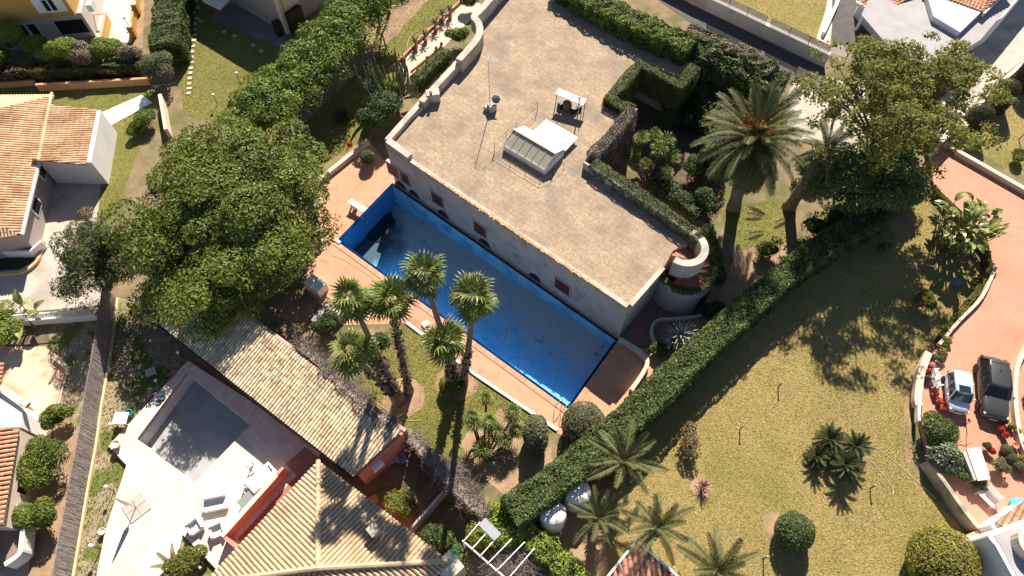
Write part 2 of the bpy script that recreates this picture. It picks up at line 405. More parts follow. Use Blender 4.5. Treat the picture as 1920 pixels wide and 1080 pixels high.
# ---- fronds
def fan_leaf_mesh(seed, lp=.75, rb=.95, nseg=15, dead=False):
    rg = random.Random(seed); V = []; F = []; val = []
    def quad(a, b, c, d, v):
        o = len(V); V.extend([a, b, c, d]); F.append((o, o+1, o+2, o+3)); val.extend([v]*4)
    w = .022; zz = -.06
    quad((0, -w*1.3, 0), (lp, -w, zz), (lp, w, zz), (0, w*1.3, 0), .75)
    h = Vector((lp, 0, zz))
    for i in range(nseg):
        a = rad(-118+236*i/(nseg-1)); l = rb*(1-.28*abs(math.sin(a/2))**2)*rg.uniform(.9, 1.08); v = rg.uniform(.1, .8)
        dv = Vector((math.cos(a), math.sin(a), 0)); sd = Vector((-dv.y, dv.x, 0))
        fold = .05*(1 if i % 2 else -1)
        p1 = h+dv*l*.58+Vector((0, 0, fold*.6-.03)); p2 = h+dv*l*.86+Vector((0, 0, -.16*l)); p3 = h+dv*l*1.05+Vector((0, 0, -.42*l))
        wd = .145*l; quad(h-sd*.008, p1-sd*wd*.62, p1+sd*wd*.62, h+sd*.008, v); quad(p1-sd*wd*.62, p2-sd*wd*.3, p2+sd*wd*.3, p1+sd*wd*.62, v)
        quad(p2-sd*wd*.3, p3-sd*.006, p3+sd*.006, p2+sd*wd*.3, min(1, v+.35))
    return V, F, val
def pinnate_mesh(seed, Lr=3.6, nl=34, ll=.5, droop=1.0, lw=.035, vee=.5, stiff=0.0, sweep=.55, rw=.06):
    rg = random.Random(seed); V = []; F = []; val = []
    def quad(a, b, c, d, v):
        o = len(V); V.extend([a, b, c, d]); F.append((o, o+1, o+2, o+3)); val.extend([v]*4)
    def pt(t):
        x = Lr*(math.sin(min(1, t)*droop)/droop if droop > .01 else t); z = -Lr*((1-math.cos(t*droop))/droop if droop > .01 else 0)
        return Vector((x, 0, z))
    def tn(t): return (pt(min(1, t+.02))-pt(t-.02)).normalized()
    ns = 10
    for i in range(ns):
        a = pt(i/ns); b = pt((i+1)/ns); wa = rw*Lr/3.6*(1-i/ns*.85); wb = rw*Lr/3.6*(1-(i+1)/ns*.85)
        quad(a+Vector((0,-wa,.01)), b+Vector((0,-wb,.01)), b+Vector((0,wb,.01)), a+Vector((0,wa,.01)), .95)
    for i in range(nl):
        t = .08+.92*(i+.5)/nl; p = pt(t); T = tn(t); up = Vector((-T.z, 0, T.x))
        l = ll*(math.sin(PI*min(.97, .14+.80*t))**.6)*rg.uniform(.88, 1.1)
        for sgn in (-1, 1):
            side = Vector((0, sgn, 0)); dr = (side*.95+T*sweep*(1+.5*t)+up*vee*rg.uniform(.55, 1.15)).normalized()
            w = T*lw; mid = p+dr*l*.55; tip = p+dr*l+Vector((0, 0, -.18*l*(1-stiff))); v = rg.uniform(.1, .8)
            quad(p-w*.4, mid-w*.5, mid+w*.5, p+w*.4, v); quad(mid-w*.5, tip-w*.06, tip+w*.06, mid+w*.5, v)
    return V, F, val
def frond_data(name, vfv, mat):
    V, F, val = vfv; me = bpy.data.meshes.new(name); me.from_pydata([tuple(x) for x in V], [], F)
    a = me.attributes.new('v', 'FLOAT', 'POINT'); a.data.foreach_set('value', val); me.materials.append(mat); return me
FAN = [frond_data('fan_frond', fan_leaf_mesh(i), L_fan) for i in range(4)]
FAN_DEAD = [frond_data('dry_fan_frond', fan_leaf_mesh(20+i, nseg=11), LEAF('leaf_fan_dry', (.17,.12,.07), (.36,.27,.17))) for i in range(2)]
FEATHER = {}
def feather(kind):
    if kind in FEATHER: return FEATHER[kind]
    spec = dict(canary=dict(Lr=4.1, nl=52, ll=.62, lw=.06, vee=.45, mat=L_phoenix, dr=(.7, .9, 1.15)),
                date=dict(Lr=2.5, nl=36, ll=.42, lw=.055, vee=.6, mat=L_phoenix, dr=(.35, .55, .8)),
                cycad=dict(Lr=1.25, nl=30, ll=.24, lw=.038, vee=.35, mat=L_cycad, dr=(.4, .6, .8)),
                agave=dict(Lr=1.0, nl=8, ll=.05, lw=.03, vee=.2, mat=L_agave, dr=(.2, .4, .6), rw=.19),
                cordyline=dict(Lr=.75, nl=6, ll=.04, lw=.03, vee=.2, mat=LEAF('leaf_cordyline', (.06,.03,.022), (.17,.08,.06), (.26,.15,.11)), dr=(.2, .5, .8), rw=.30))[kind]
    FEATHER[kind] = [frond_data(kind+'_frond', pinnate_mesh(40+i, spec['Lr'], spec['nl'], spec['ll'], d, spec['lw'], spec['vee'], rw=spec.get('rw', .06)), spec['mat']) for i, d in enumerate(spec['dr'])]
    return FEATHER[kind]
def place_frond(me, root, p, az, el, roll=0.0, s=1.0, name='frond'):
    o = bpy.data.objects.new(name, me); COL.objects.link(o); o.parent = root
    o.location = p; o.rotation_euler = (Matrix.Rotation(az, 3, 'Z') @ Matrix.Rotation(-el, 3, 'Y') @ Matrix.Rotation(roll, 3, 'X')).to_euler(); o.scale = (s,)*3
    return o
def palm_trunk(root, base, top, r0, r1, flare=1.5, boots=None, bend=0.0, mat=m_palmbark, n=12):
    base = Vector(base); top = Vector(top); pts = []; rs = []
    for i in range(n+1):
        t = i/n; p = base.lerp(top, t); h = (top-base); sd = Vector((h.x, h.y, 0))*bend*math.sin(PI*t)
        pts.append(p+sd); rr = r0+(r1-r0)*t; rr *= 1+(flare-1)*math.exp(-t*n*.9); rs.append(rr*(1+.04*math.sin(i*2.4)))
    b = MB(); b.tube(pts, rs, 12); b.build('trunk', mat, root, True)
    if boots:
        b = MB(); rg = random.Random(int(base.x*77)); a0, a1 = boots; k = int((top-base).length*(a1-a0)*22)
        for i in range(k):
            t = a0+(a1-a0)*rg.random(); j = min(n-1, int(t*n)); p = pts[j].lerp(pts[j+1], t*n-j); a = rg.uniform(0, 6.28); q = Vector((math.cos(a), math.sin(a), 0)); rr = r0+(r1-r0)*t
            b.bar(p+q*rr*.85, p+q*(rr+rg.uniform(.08, .22))+Vector((0, 0, rg.uniform(.1, .25))), .11, .035)
        tag(b.build('leaf_boots', m_boots, root), kind='stuff')
    return pts
def fan_palm(label, base, top, r0=.26, r1=.15, nf=30, s=1.0, boots=(.12, .55), group='tall fan palms by the pool', seed=1, bend=0.06, dead=13):
    base = Vector(base); top = Vector(top); r = root_of('fan_palm', tuple(base), label, 'palm', group)
    palm_trunk(r, base, top, r0, r1, 1.7, boots, bend)
    rg = random.Random(seed); p = top-base; ga = 2.39996
    for i in range(nf):
        t = (i+.5)/nf; el = rad(80-120*t+rg.uniform(-20, 16)); az = i*ga+rg.uniform(-.45, .45)
        place_frond(FAN[i % 4], r, p+Vector((0, 0, .25-.45*t)), az, el, rg.uniform(-.8, .8), s*rg.uniform(.72, 1.22))
    for i in range(dead):
        place_frond(FAN_DEAD[i % 2], r, p+Vector((0, 0, -.3)), i*ga+rg.random(), rad(-55-rg.uniform(0, 22)), rg.uniform(-.5, .5), s*rg.uniform(.7, .9), 'dry_frond')
    return r
def feather_palm(name, label, base, top, kind, nf, r0, r1, s=1.0, el=(80, -45), cat='palm', group=None, seed=1, bend=0.05, flare=1.2, fruit=0, boots=None, mat=m_palmbark, droopskirt=0):
    base = Vector(base); top = Vector(top); r = root_of(name, tuple(base), label, cat, group)
    palm_trunk(r, base, top, r0, r1, flare, boots, bend, mat)
    rg = random.Random(seed); p = top-base; ga = 2.39996; fm = feather(kind)
    for i in range(nf):
        t = (i+.5)/nf; e = rad(el[0]+(el[1]-el[0])*t**.9+rg.uniform(-6, 6))
        place_frond(fm[min(2, int(t*3))], r, p+Vector((0, 0, .1*(1-2*t)*s)), i*ga+rg.uniform(-.15, .15), e, rg.uniform(-.25, .25), s*rg.uniform(.86, 1.08))
    for i in range(fruit):
        a = i*2*PI/fruit+rg.uniform(-.3, .3); q = Vector((math.cos(a), math.sin(a), 0)); d = rg.uniform(.7, 1.5)
        c = base+p+q*d+Vector((0, 0, 1.9-.5*d))
        Cn = np.array(tuple(c))+RNG.normal(0, .16, (120, 3)); tag(leaves('fruit_cluster', Cn, RNG.normal(0, 1, (120, 3)), L_orange, .14, .06, 1, r), kind='stuff')
    if fruit:
        Cn = np.array(tuple(base+p+Vector((0,0,1.35))))+RNG.normal(0, .36, (420, 3)); tag(leaves('flower_stalks', Cn, RNG.normal(0, 1, (420, 3)), L_orange, .25, .05, 1, r), kind='stuff')
    return r
def tuft_mesh(seed, nf=22, s=.42, dead=0):
    rg = random.Random(seed); V = []; F = []; val = []
    for i in range(nf):
        t = (i+.5)/nf; el = rad(85-105*t); az = i*2.39996
        R = Matrix.Rotation(az, 3, 'Z') @ Matrix.Rotation(-el, 3, 'Y') @ Matrix.Rotation(rg.uniform(-.4, .4), 3, 'X')
        v, f, w = fan_leaf_mesh(seed*50+i, nseg=9); o = len(V); k = s*rg.uniform(.85, 1.1)
        V += [R @ (Vector(x)*k) for x in v]; F += [tuple(j+o for j in q) for q in f]; val += w
    return V, F, val
TUFT = [frond_data('fan_tuft', tuft_mesh(i+1), L_fan) for i in range(3)]
def clump_palm(label, base, tops, r=.07, group=None, s=1.0, seed=1):
    """many-stemmed dwarf palm: curved stems from one root, a tuft of fans on each"""
    base = Vector(base); rt = root_of('dwarf_fan_palm', tuple(base), label, 'palm', group); rg = random.Random(seed)
    for i, t in enumerate(tops):
        t = Vector(t); b = MB(); a = base+Vector((rg.uniform(-.25, .25), rg.uniform(-.25, .25), 0)); h = t-a
        mid = a+Vector((h.x*.75, h.y*.75, h.z*.42)); b.tube(smooth_path([a, mid, t], 4), r, 7); b.build('stem', m_boots, rt, True)
        o = bpy.data.objects.new('leaf_tuft', TUFT[i % 3]); link(o, rt); o.location = t-base; o.rotation_euler = (rg.uniform(-.2, .2), rg.uniform(-.2, .2), rg.uniform(0, 6)); o.scale = (s*rg.uniform(.85, 1.2),)*3
    return rt
def rosette(name, label, base, kind='cycad', nf=34, s=1.0, h=.35, cat='plant', group=None, seed=1, el=(78, 2), r0=.16):
    return feather_palm(name, label, base, Vector(base)+Vector((0, 0, h)), kind, nf, r0, r0*.9, s, el, cat, group, seed, 0, 1.05, 0, None, m_boots)
def twig_mass(name, label, c, rx, ry, rz, n=900, cat='bush', group=None, seed=1, L=.7, mat=m_twig, parent=None, thin=.010):
    """leafless tangle: thin twigs bursting out of a low mound"""
    rg = np.random.default_rng(seed); c = np.array(tuple(c), float)
    r = root_of(name, tuple(c), label, cat, group) if parent is None else parent
    d = unit(rg.normal(0, 1, (n, 3))); d[:, 2] = np.abs(d[:, 2])*.8
    A = c+rg.uniform(-.6, .6, (n, 3))*np.array([rx, ry, 0])+np.array([0, 0, rz*.4])*rg.uniform(.2, 1.2, (n, 1))
    B = A+d*np.array([1, 1, .8])*L*rg.uniform(.4, 1.2, (n, 1)); S = unit(np.cross(d, rg.normal(0, 1, (n, 3))))*thin
    V = np.stack([A-S, A+S, B+S*.3, B-S*.3], 1).reshape(-1, 3)
    mesh_np('branches', V, np.arange(4*n).reshape(-1, 4), mat, None, r); return r
# ================================================================ ground
def stain_mat(name, base, c2, dark, s1, s2, bump, bscale, f3=(.5,.62), rough=.9): return M(name, base, c2, s1, rough, bump, bscale, 8, dark, s2, f3=f3)
m_soil = M('soil', (.17,.125,.075), (.27,.20,.12), .8, .95, .6, 9, 8, (.12,.12,.045), .35, f3=(.48,.6))
m_lawn = M('dry_lawn', (.20,.15,.055), (.40,.30,.125), 7, .95, .6, 45, 12, (.19,.18,.045), .13, f3=(.50,.68), dist=.03)
m_lawn2 = M('green_lawn', (.13,.125,.03), (.25,.215,.065), 3, .95, .8, 16, 8, (.15,.16,.035), .25, f3=(.45,.6), dist=.05)
m_weeds = M('weedy_ground', (.25,.20,.125), (.36,.29,.19), 2, .95, .9, 7, 8, (.12,.145,.03), .55, f3=(.49,.56), dist=.06)
m_earth = M('bare_earth', (.30,.19,.115), (.40,.27,.17), 1.2, .95, .5, 10, 8, (.24,.16,.10), .5)
m_terra = stain_mat('terracotta_deck', (.50,.245,.145), (.58,.31,.195), (.42,.20,.13), .35, .7, .15, 30, (.55,.7), .8)
m_drive = M('terracotta_drive', (.58,.275,.185), (.64,.33,.23), .5, .85, .2, 25, 6, (.51,.235,.155), .25, f3=(.5,.7), brick=(.24,.12,.6))
m_conc = stain_mat('pale_concrete', (.42,.36,.31), (.52,.46,.40), (.36,.31,.27), .6, .4, .2, 18)
m_cream = M('cream_paving', (.72,.62,.50), (.80,.70,.59), .5, .85, .15, 20, 6, (.66,.54,.42), .3, brick=(.5,.5,.75))
m_white = M('white_plaster', (.74,.72,.70), (.80,.78,.76), .5, .85, .1, 20)
m_road = M('asphalt', (.075,.07,.068), (.11,.10,.10), 1.5, .9, .3, 40)
m_stone = M('garden_stone', (.42,.36,.28), (.56,.49,.39), 3, .9, .4, 15)
def tess_holes(name, outer, holes, z, mat, thick=0.0, **tg):
    loops = [[Vector((p[0], p[1], 0)) for p in outer]]+[[Vector((p[0], p[1], 0)) for p in h] for h in holes]
    flat = [p for l in loops for p in l]; b = MB(); fs = []
    for a, c, d in tessellate_polygon(loops):
        if (flat[c]-flat[a]).cross(flat[d]-flat[a]).z < 0: a, d = d, a
        fs.append((a, c, d))
    b.add([Vector((p.x, p.y, z)) for p in flat], fs)
    if thick:
        for l in loops:
            n = len(l); b.add([Vector((p.x, p.y, z)) for p in l]+[Vector((p.x, p.y, z-thick)) for p in l], [(i, (i+1)%n, (i+1)%n+n, i+n) for i in range(n)])
    return b.build(name, mat, **tg)
POOL = ats([(631,452),(736,343),(1160,637),(1066,768)])
GPOOL = ats([(257,823),(349,699),(470,796),(364,906)], .3)
tess_holes('ground', [(-300,-300),(300,-300),(300,300),(-300,300)], [POOL, GPOOL], 0, m_soil, kind='structure')
# thin sheets, one level for each kind of surface
LV = dict(lawn=.004, weedy_ground=.008, bare_earth=.012, pool_deck=.016, road=.016, car_park=.016, patio=.02, house_terrace=.024, villa_path=.02, neighbour_patio=.02, courtyard_floor=.016, side_court=.024, forecourt=.024)
# lawns
sheet('lawn', ats([(1742,345),(1748,400),(1840,500),(1850,520),(1770,625),(1728,680),(1708,740),(1704,800),(1712,880),(1765,955),(1835,1015),(1885,1130),(1180,1130),(1120,1000),(1090,950),(1130,870),(1330,680),(1500,530),(1600,440)]), LV['lawn'], m_lawn, rough=.1)
sheet('lawn', ats([(700,640),(770,590),(890,695),(1040,800),(1020,860),(960,935),(880,880),(800,830),(690,740),(660,690)]), LV['lawn'], m_lawn2, rough=.12)
sheet('lawn', ats([(612,305),(690,255),(760,130),(875,5),(900,-60),(740,-60),(600,140),(545,220),(585,290)]), LV['lawn'], m_lawn2, rough=.1)
sheet('lawn', ats([(345,-30),(330,90),(345,215),(440,240),(520,190),(640,60),(520,-30)]), LV['lawn'], m_lawn2, rough=.1)
sheet('lawn', ats([(0,150),(275,145),(295,190),(262,280),(215,400),(180,400),(190,330),(200,210),(100,205),(0,170)]), LV['lawn'], m_lawn2, rough=.1)
sheet('lawn', ats([(1390,-40),(1560,-40),(1535,75),(1470,50),(1375,0)]), LV['lawn'], m_lawn, rough=.05)
sheet('lawn', ats([(1800,270),(1865,215),(1985,110),(1985,345),(1925,335)]), LV['lawn'], m_lawn, rough=.05)
sheet('lawn', ats([(1345,395),(1470,370),(1480,460),(1420,480),(1380,465)]), LV['lawn'], m_lawn2, rough=.15)
sheet('weedy_ground', ats([(215,560),(340,560),(330,640),(350,680),(205,835),(235,880),(195,1010),(175,1100),(128,1100),(165,850),(205,650)]), LV['weedy_ground'], m_weeds, rough=.05)
sheet('weedy_ground', ats([(340,1005),(410,1075),(400,1130),(300,1130)]), LV['weedy_ground'], m_weeds, rough=.05)
sheet('weedy_ground', ats([(90,600),(195,590),(185,700),(150,850),(105,790),(125,700),(95,660)]), LV['weedy_ground'], m_weeds, rough=.05)
# bare earth
sheet('bare_earth', ats([(880,800),(940,770),(1010,800),(1040,850),(1000,920),(960,940),(890,880),(865,830)]), LV['bare_earth'], m_earth, rough=.25)
def disc(c, rx, ry, n=26): return [Vector((c.x+rx*math.cos(2*PI*i/n), c.y+ry*math.sin(2*PI*i/n), 0)) for i in range(n)]
sheet('bare_earth', disc(at(757,745), 1.5, 1.5), LV['bare_earth'], m_earth, rough=.12)
sheet('bare_earth', disc(at(856,718), 1.6, 1.3), LV['bare_earth'], m_earth, rough=.12)
sheet('bare_earth', disc(at(1690,425), 1.0, 1.5), LV['bare_earth'], m_earth, rough=.12)
sheet('bare_earth', disc(at(1314,910), .75, .8), LV['bare_earth'], m_earth, rough=.12)
sheet('bare_earth', disc(at(1580,855), 1.6, 1.6), LV['bare_earth'], m_earth, rough=.12)
sheet('bare_earth', disc(at(1453,985), .8, .9), LV['bare_earth'], m_earth, rough=.12)
sheet('bare_earth', ats([(1000,940),(1040,930),(1090,950),(1135,1000),(1145,1130),(1080,1130),(1040,1040),(1010,1000)]), LV['bare_earth'], m_earth, rough=.15)
sheet('bare_earth', ats([(1385,470),(1470,455),(1500,480),(1440,560),(1370,600),(1345,560)]), LV['bare_earth'], m_earth, rough=.15)
sheet('courtyard_soil', ats([(1185,215),(1330,200),(1360,290),(1350,400),(1330,420),(1260,380),(1195,335)]), LV['bare_earth'], M('shade_dark_soil', (.085,.062,.04), (.16,.115,.075), 2.5, .95, .6, 8, 8, (.25,.19,.13), .7, f3=(.58,.66)), rough=.15)  # the courtyard's deep shade put into a darker soil colour
sheet('bare_earth', ats([(1728,690),(1712,735),(1706,800),(1712,870),(1700,870),(1693,800),(1697,740),(1710,690)]), LV['bare_earth'], m_earth, rough=.05)
sheet('bare_earth', ats([(505,240),(600,150),(750,-30),(830,-30),(720,90),(560,240)]), LV['bare_earth'], m_earth, rough=.15)
sheet('bare_earth', ats([(260,0),(272,-30),(268,90),(258,90),(245,75)]), LV['bare_earth'], m_earth, rough=.05)
sheet('bare_earth', ats([(40,700),(90,660),(150,850),(105,1080),(40,1080)]), LV['bare_earth'], m_earth, rough=.05)
# paved surfaces
tess_holes('pool_deck', ats([(688,258),(745,335),(1160,630),(1205,655),(1245,640),(1325,560),(1345,610),(1240,690),(1120,800),(1085,830),(1045,812),(890,700),(760,607),(640,610),(570,540),(595,430),(600,330)]), [POOL], LV['pool_deck'], m_terra, kind='structure')
sheet('driveway', ats([(1745,270),(1790,285),(1985,385),(1985,1130),(1900,1130),(1870,1050),(1832,985),(1775,905),(1742,850),(1728,790),(1730,720),(1745,668),(1775,630),(1838,555),(1862,500),(1850,440),(1750,345)], .5), .5, m_drive, thick=.48)
sheet('road', ats([(1150,-60),(1240,-60),(1322,22),(1545,130),(1560,175),(1490,165),(1400,110),(1290,40)]), LV['road'], m_road)
sheet('forecourt', ats([(1490,150),(1540,140),(1730,200),(1800,230),(1770,260),(1640,300),(1480,260),(1470,190)]), LV['forecourt'], m_conc)
sheet('side_yard', ats([(1555,100),(1700,140),(1850,100),(1985,-60),(1700,-60),(1600,20)]), .016, M('brown_paving', (.22,.18,.165), (.28,.235,.215), .8, .9))
sheet('forecourt', ats([(1780,240),(1870,150),(1985,60),(1985,-60),(1900,-60),(1850,60),(1760,190)]), LV['forecourt'], m_conc)
sheet('car_park', ats([(60,345),(190,335),(185,400),(150,470),(215,560),(190,572),(0,590),(-60,600),(-60,470),(60,480)]), LV['car_park'], m_conc)
sheet('patio', ats([(-60,650),(85,650),(127,680),(105,760),(75,860),(60,1000),(50,1130),(-60,1130)]), LV['patio'], M('cream_slabs', (.58,.42,.30), (.70,.54,.40), .8, .85, .4, 3, 6, (.52,.31,.20), .35, f3=(.45,.55)))
sheet('house_terrace', ats([(170,80),(205,-60),(262,-60),(252,40),(245,80)]), LV['house_terrace'], m_cream)
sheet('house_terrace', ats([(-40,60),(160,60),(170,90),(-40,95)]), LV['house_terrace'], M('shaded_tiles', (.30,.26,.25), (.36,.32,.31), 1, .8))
sheet('villa_path', ats([(735,125),(870,-8),(902,8),(890,30),(800,120),(760,150)]), LV['villa_path'], M('villa_path_slabs', (.55,.43,.33), (.64,.52,.42), .6, .85, .2, 12))
sheet('neighbour_patio', ats([(395,35),(440,-20),(640,-60),(560,60),(530,90),(447,58)]), LV['neighbour_patio'], M('grey_patio', (.17,.145,.14), (.24,.21,.20), .7, .85))
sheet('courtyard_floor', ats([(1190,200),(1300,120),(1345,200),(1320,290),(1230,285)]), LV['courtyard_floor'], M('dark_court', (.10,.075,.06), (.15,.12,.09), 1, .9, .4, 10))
sheet('side_court', ats([(1165,632),(1180,640),(1240,655),(1330,570),(1350,560),(1310,540),(1220,560)]), LV['side_court'], M('dark_terracotta', (.24,.115,.085), (.30,.15,.11), 1, .85))
terr = tess_holes('white_terrace', ats([(203,836),(352,676),(470,752),(600,850),(570,1000),(412,1074),(342,1002),(315,1130),(172,1130),(196,1000),(237,872)], .3), [GPOOL], .3, m_cream, .32, kind='structure')
# stepping stones set in the neighbour's lawn
ms = m_stone; proto = None
for i, (x, y) in enumerate([(366,3),(362,25),(369,35),(366,45),(365,56),(365,66),(364,76),(362,87),(361,97),(360,107),(359,117),(358,128),(357,137),(356,147),(355,157),(355,166),(354,175),(376,40),(371,15),(420,60),(440,68),(475,85),(490,96)]):
    p = at(x, y, .02); b = MB(); r = random.Random(i)
    b.box((0,0,0), (.42+r.uniform(-.05,.05), .36+r.uniform(-.04,.04), .06)); o = b.build('stepping_stone', ms, None, local=True, bevel=.02)
    o.location = p+Vector((0,0,.03)); o.rotation_euler = (0, 0, r.uniform(-.15, .15)+(-.6 if x > 400 else 0))
    ordn = ['topmost','second','third','fourth','fifth','sixth','seventh','eighth','ninth','tenth','eleventh','twelfth','thirteenth','fourteenth','fifteenth','sixteenth','seventeenth']
    if x > 400: tag(o, '%s of four grey stepping stones in the shade below the grey neighbour house' % ['leftmost','second','third','rightmost'][i-19], 'stepping stone', 'shaded stepping stones')
    elif i >= 17: tag(o, ['single pale stepping stone branching off to the right of the stone line','pale stepping stone beside the top of the stone line'][i-17], 'stepping stone', 'stepping stones in the neighbour lawn')
    else: tag(o, '%s pale stepping stone counted from the top edge beside the broad clipped hedge' % ordn[i], 'stepping stone', 'stepping stones in the neighbour lawn')
# ================================================================ swimming pools
def pool_floor_mat():
    m = bpy.data.materials.new('pool_floor'); m.use_nodes = True; nt = m.node_tree; N = nt.nodes; Lk = nt.links.new; p = N['Principled BSDF']
    g = N.new('ShaderNodeNewGeometry')
    def noise(sc, d=8):
        n = N.new('ShaderNodeTexNoise'); n.inputs['Scale'].default_value = sc; n.inputs['Detail'].default_value = d; n.inputs['Roughness'].default_value = .65; Lk(g.outputs['Position'], n.inputs['Vector']); return n.outputs['Fac']
    def rng(s, a, b):
        r = N.new('ShaderNodeMapRange'); r.inputs[1].default_value = a; r.inputs[2].default_value = b; Lk(s, r.inputs[0]); return r.outputs[0]
    def mix(f, a, b):
        x = N.new('ShaderNodeMix'); x.data_type = 'RGBA'; Lk(f, x.inputs[0])
        for i, q in ((6, a), (7, b)):
            if hasattr(q, 'node'): Lk(q, x.inputs[i])
            else: x.inputs[i].default_value = (*q, 1)
        return x.outputs[2]
    # worn band of faded paint and dried mud along the house side
    e = (POOL[2]-POOL[1]).normalized(); nn = Vector((-e.y, e.x, 0))
    dp = N.new('ShaderNodeVectorMath'); dp.operation = 'DOT_PRODUCT'; Lk(g.outputs['Position'], dp.inputs[0]); dp.inputs[1].default_value = nn
    a = N.new('ShaderNodeMath'); a.operation = 'SUBTRACT'; Lk(dp.outputs['Value'], a.inputs[0]); a.inputs[1].default_value = POOL[1].dot(nn)
    ab = N.new('ShaderNodeMath'); ab.operation = 'MULTIPLY_ADD'; Lk(noise(.35), ab.inputs[0]); ab.inputs[1].default_value = 5.0; Lk(a.outputs[0], ab.inputs[2])
    band = rng(ab.outputs[0], -2.2, .6)
    col = mix(rng(noise(.8), .35, .7), (.12,.42,.74), (.20,.54,.82))
    col = mix(band, col, (.40,.47,.47))
    col = mix(rng(noise(3.5), .56, .72), col, (.09,.33,.58))
    v = N.new('ShaderNodeTexVoronoi'); v.feature = 'DISTANCE_TO_EDGE'; v.inputs['Scale'].default_value = .22
    w = N.new('ShaderNodeVectorMath'); w.operation = 'ADD'; nz = N.new('ShaderNodeTexNoise'); nz.inputs['Scale'].default_value = .9; Lk(g.outputs['Position'], nz.inputs['Vector'])
    sc = N.new('ShaderNodeVectorMath'); sc.operation = 'SCALE'; sc.inputs['Scale'].default_value = 1.6; Lk(nz.outputs['Color'], sc.inputs[0]); Lk(g.outputs['Position'], w.inputs[0]); Lk(sc.outputs[0], w.inputs[1]); Lk(w.outputs[0], v.inputs['Vector'])
    cr = rng(v.outputs['Distance'], .007, .002); col = mix(cr, col, (.10,.25,.42))
    col = mix(rng(noise(9, 4), .665, .70), col, (.07,.13,.2))      # leaves and grit
    ds = N.new('ShaderNodeVectorMath'); ds.operation = 'DISTANCE'; Lk(g.outputs['Position'], ds.inputs[0]); ds.inputs[1].default_value = at(692,450,-2.4)      # dried mud in the deep corner, also painted over the sunlit floor as shade
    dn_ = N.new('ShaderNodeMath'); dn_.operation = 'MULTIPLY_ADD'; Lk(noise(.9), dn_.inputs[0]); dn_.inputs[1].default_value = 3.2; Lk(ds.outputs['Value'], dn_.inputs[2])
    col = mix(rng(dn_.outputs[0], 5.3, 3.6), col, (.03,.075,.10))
    Lk(col, p.inputs['Base Color']); p.inputs['Roughness'].default_value = .75; return m
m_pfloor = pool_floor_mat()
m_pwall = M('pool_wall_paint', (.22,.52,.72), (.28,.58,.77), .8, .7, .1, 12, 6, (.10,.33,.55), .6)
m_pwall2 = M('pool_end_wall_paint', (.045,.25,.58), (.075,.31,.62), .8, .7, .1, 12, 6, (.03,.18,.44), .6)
m_pdark = M('pool_waterline', (.02,.05,.16), (.03,.07,.2), 3, .6)
pr = empty('swimming_pool', tuple(POOL[3]), 'empty blue painted swimming pool along the villa wall', 'swimming pool')
dL, dR = -2.55, -1.05
bt = [Vector((POOL[0].x, POOL[0].y, dL)), Vector((POOL[1].x, POOL[1].y, dL)), Vector((POOL[2].x, POOL[2].y, dR)), Vector((POOL[3].x, POOL[3].y, dR))]
def lerpq(s, t): return (bt[0].lerp(bt[3], s)).lerp(bt[1].lerp(bt[2], s), t)
b = MB(); b.add([lerpq(0,0), lerpq(.16,0), lerpq(1,0), lerpq(1,1), lerpq(.16,1), lerpq(0,1)], [(0,1,4,5),(1,2,3,4)])
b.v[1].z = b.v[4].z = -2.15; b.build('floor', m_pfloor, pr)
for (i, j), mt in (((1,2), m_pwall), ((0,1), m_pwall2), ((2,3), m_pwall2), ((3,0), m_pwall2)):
    b = MB(); n = (POOL[j]-POOL[i]).cross(Vector((0,0,1))).normalized()*-.2
    A, B_ = Vector((POOL[i].x, POOL[i].y, .0)), Vector((POOL[j].x, POOL[j].y, .0))
    b.add([A, B_, Vector((B_.x,B_.y,bt[j].z-.01)), Vector((A.x,A.y,bt[i].z-.01)), A-n, B_-n, Vector((B_.x,B_.y,bt[j].z-.01))-n, Vector((A.x,A.y,bt[i].z-.01))-n], [(0,1,2,3),(7,6,5,4)])
    b.build('side_wall', mt, pr)
b = MB(); e = (POOL[2]-POOL[1]).normalized(); n = Vector((e.y, -e.x, 0)); b.bar(POOL[1]+n*.03+Vector((0,0,-.08)), POOL[2]+n*.03+Vector((0,0,-.08)), .05, .16); b.build('waterline_band', m_pdark, pr)
# coping on the open sides
b = MB()
for i, j in ((0,1),(2,3),(3,0)):
    a_, c_ = POOL[i], POOL[j]; d = (c_-a_).normalized(); nn = Vector((d.y, -d.x, 0)); nn = nn if nn.dot(a_-(POOL[0]+POOL[2])/2) > 0 else -nn
    L_ = (c_-a_).length; k = int(L_/.9)
    for q in range(k):
        cc = a_+d*(L_*(q+.5)/k)+nn*.2+Vector((0,0,.032)); b2 = MB(); b2.bar(cc-d*(L_/k/2-.012), cc+d*(L_/k/2-.012), .40, .05); b2.build('coping_slab', M('coping', (.50,.245,.15), (.58,.32,.21), 2, .8, isl=.08), pr)
# stagnant rain water in the deep end and blue paint marks on the floor
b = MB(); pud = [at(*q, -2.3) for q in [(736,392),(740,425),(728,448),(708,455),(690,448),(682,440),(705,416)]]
b.prism(rough_loop(pud, .35, .16, 4), -2.6, -2.36); o = b.build('rain_puddle', M('dark_water', (.018,.03,.034), None, rough=.12, spec=.35), None); tag(o, 'dark puddle of dirty water in the deep corner of the empty blue pool', 'puddle')
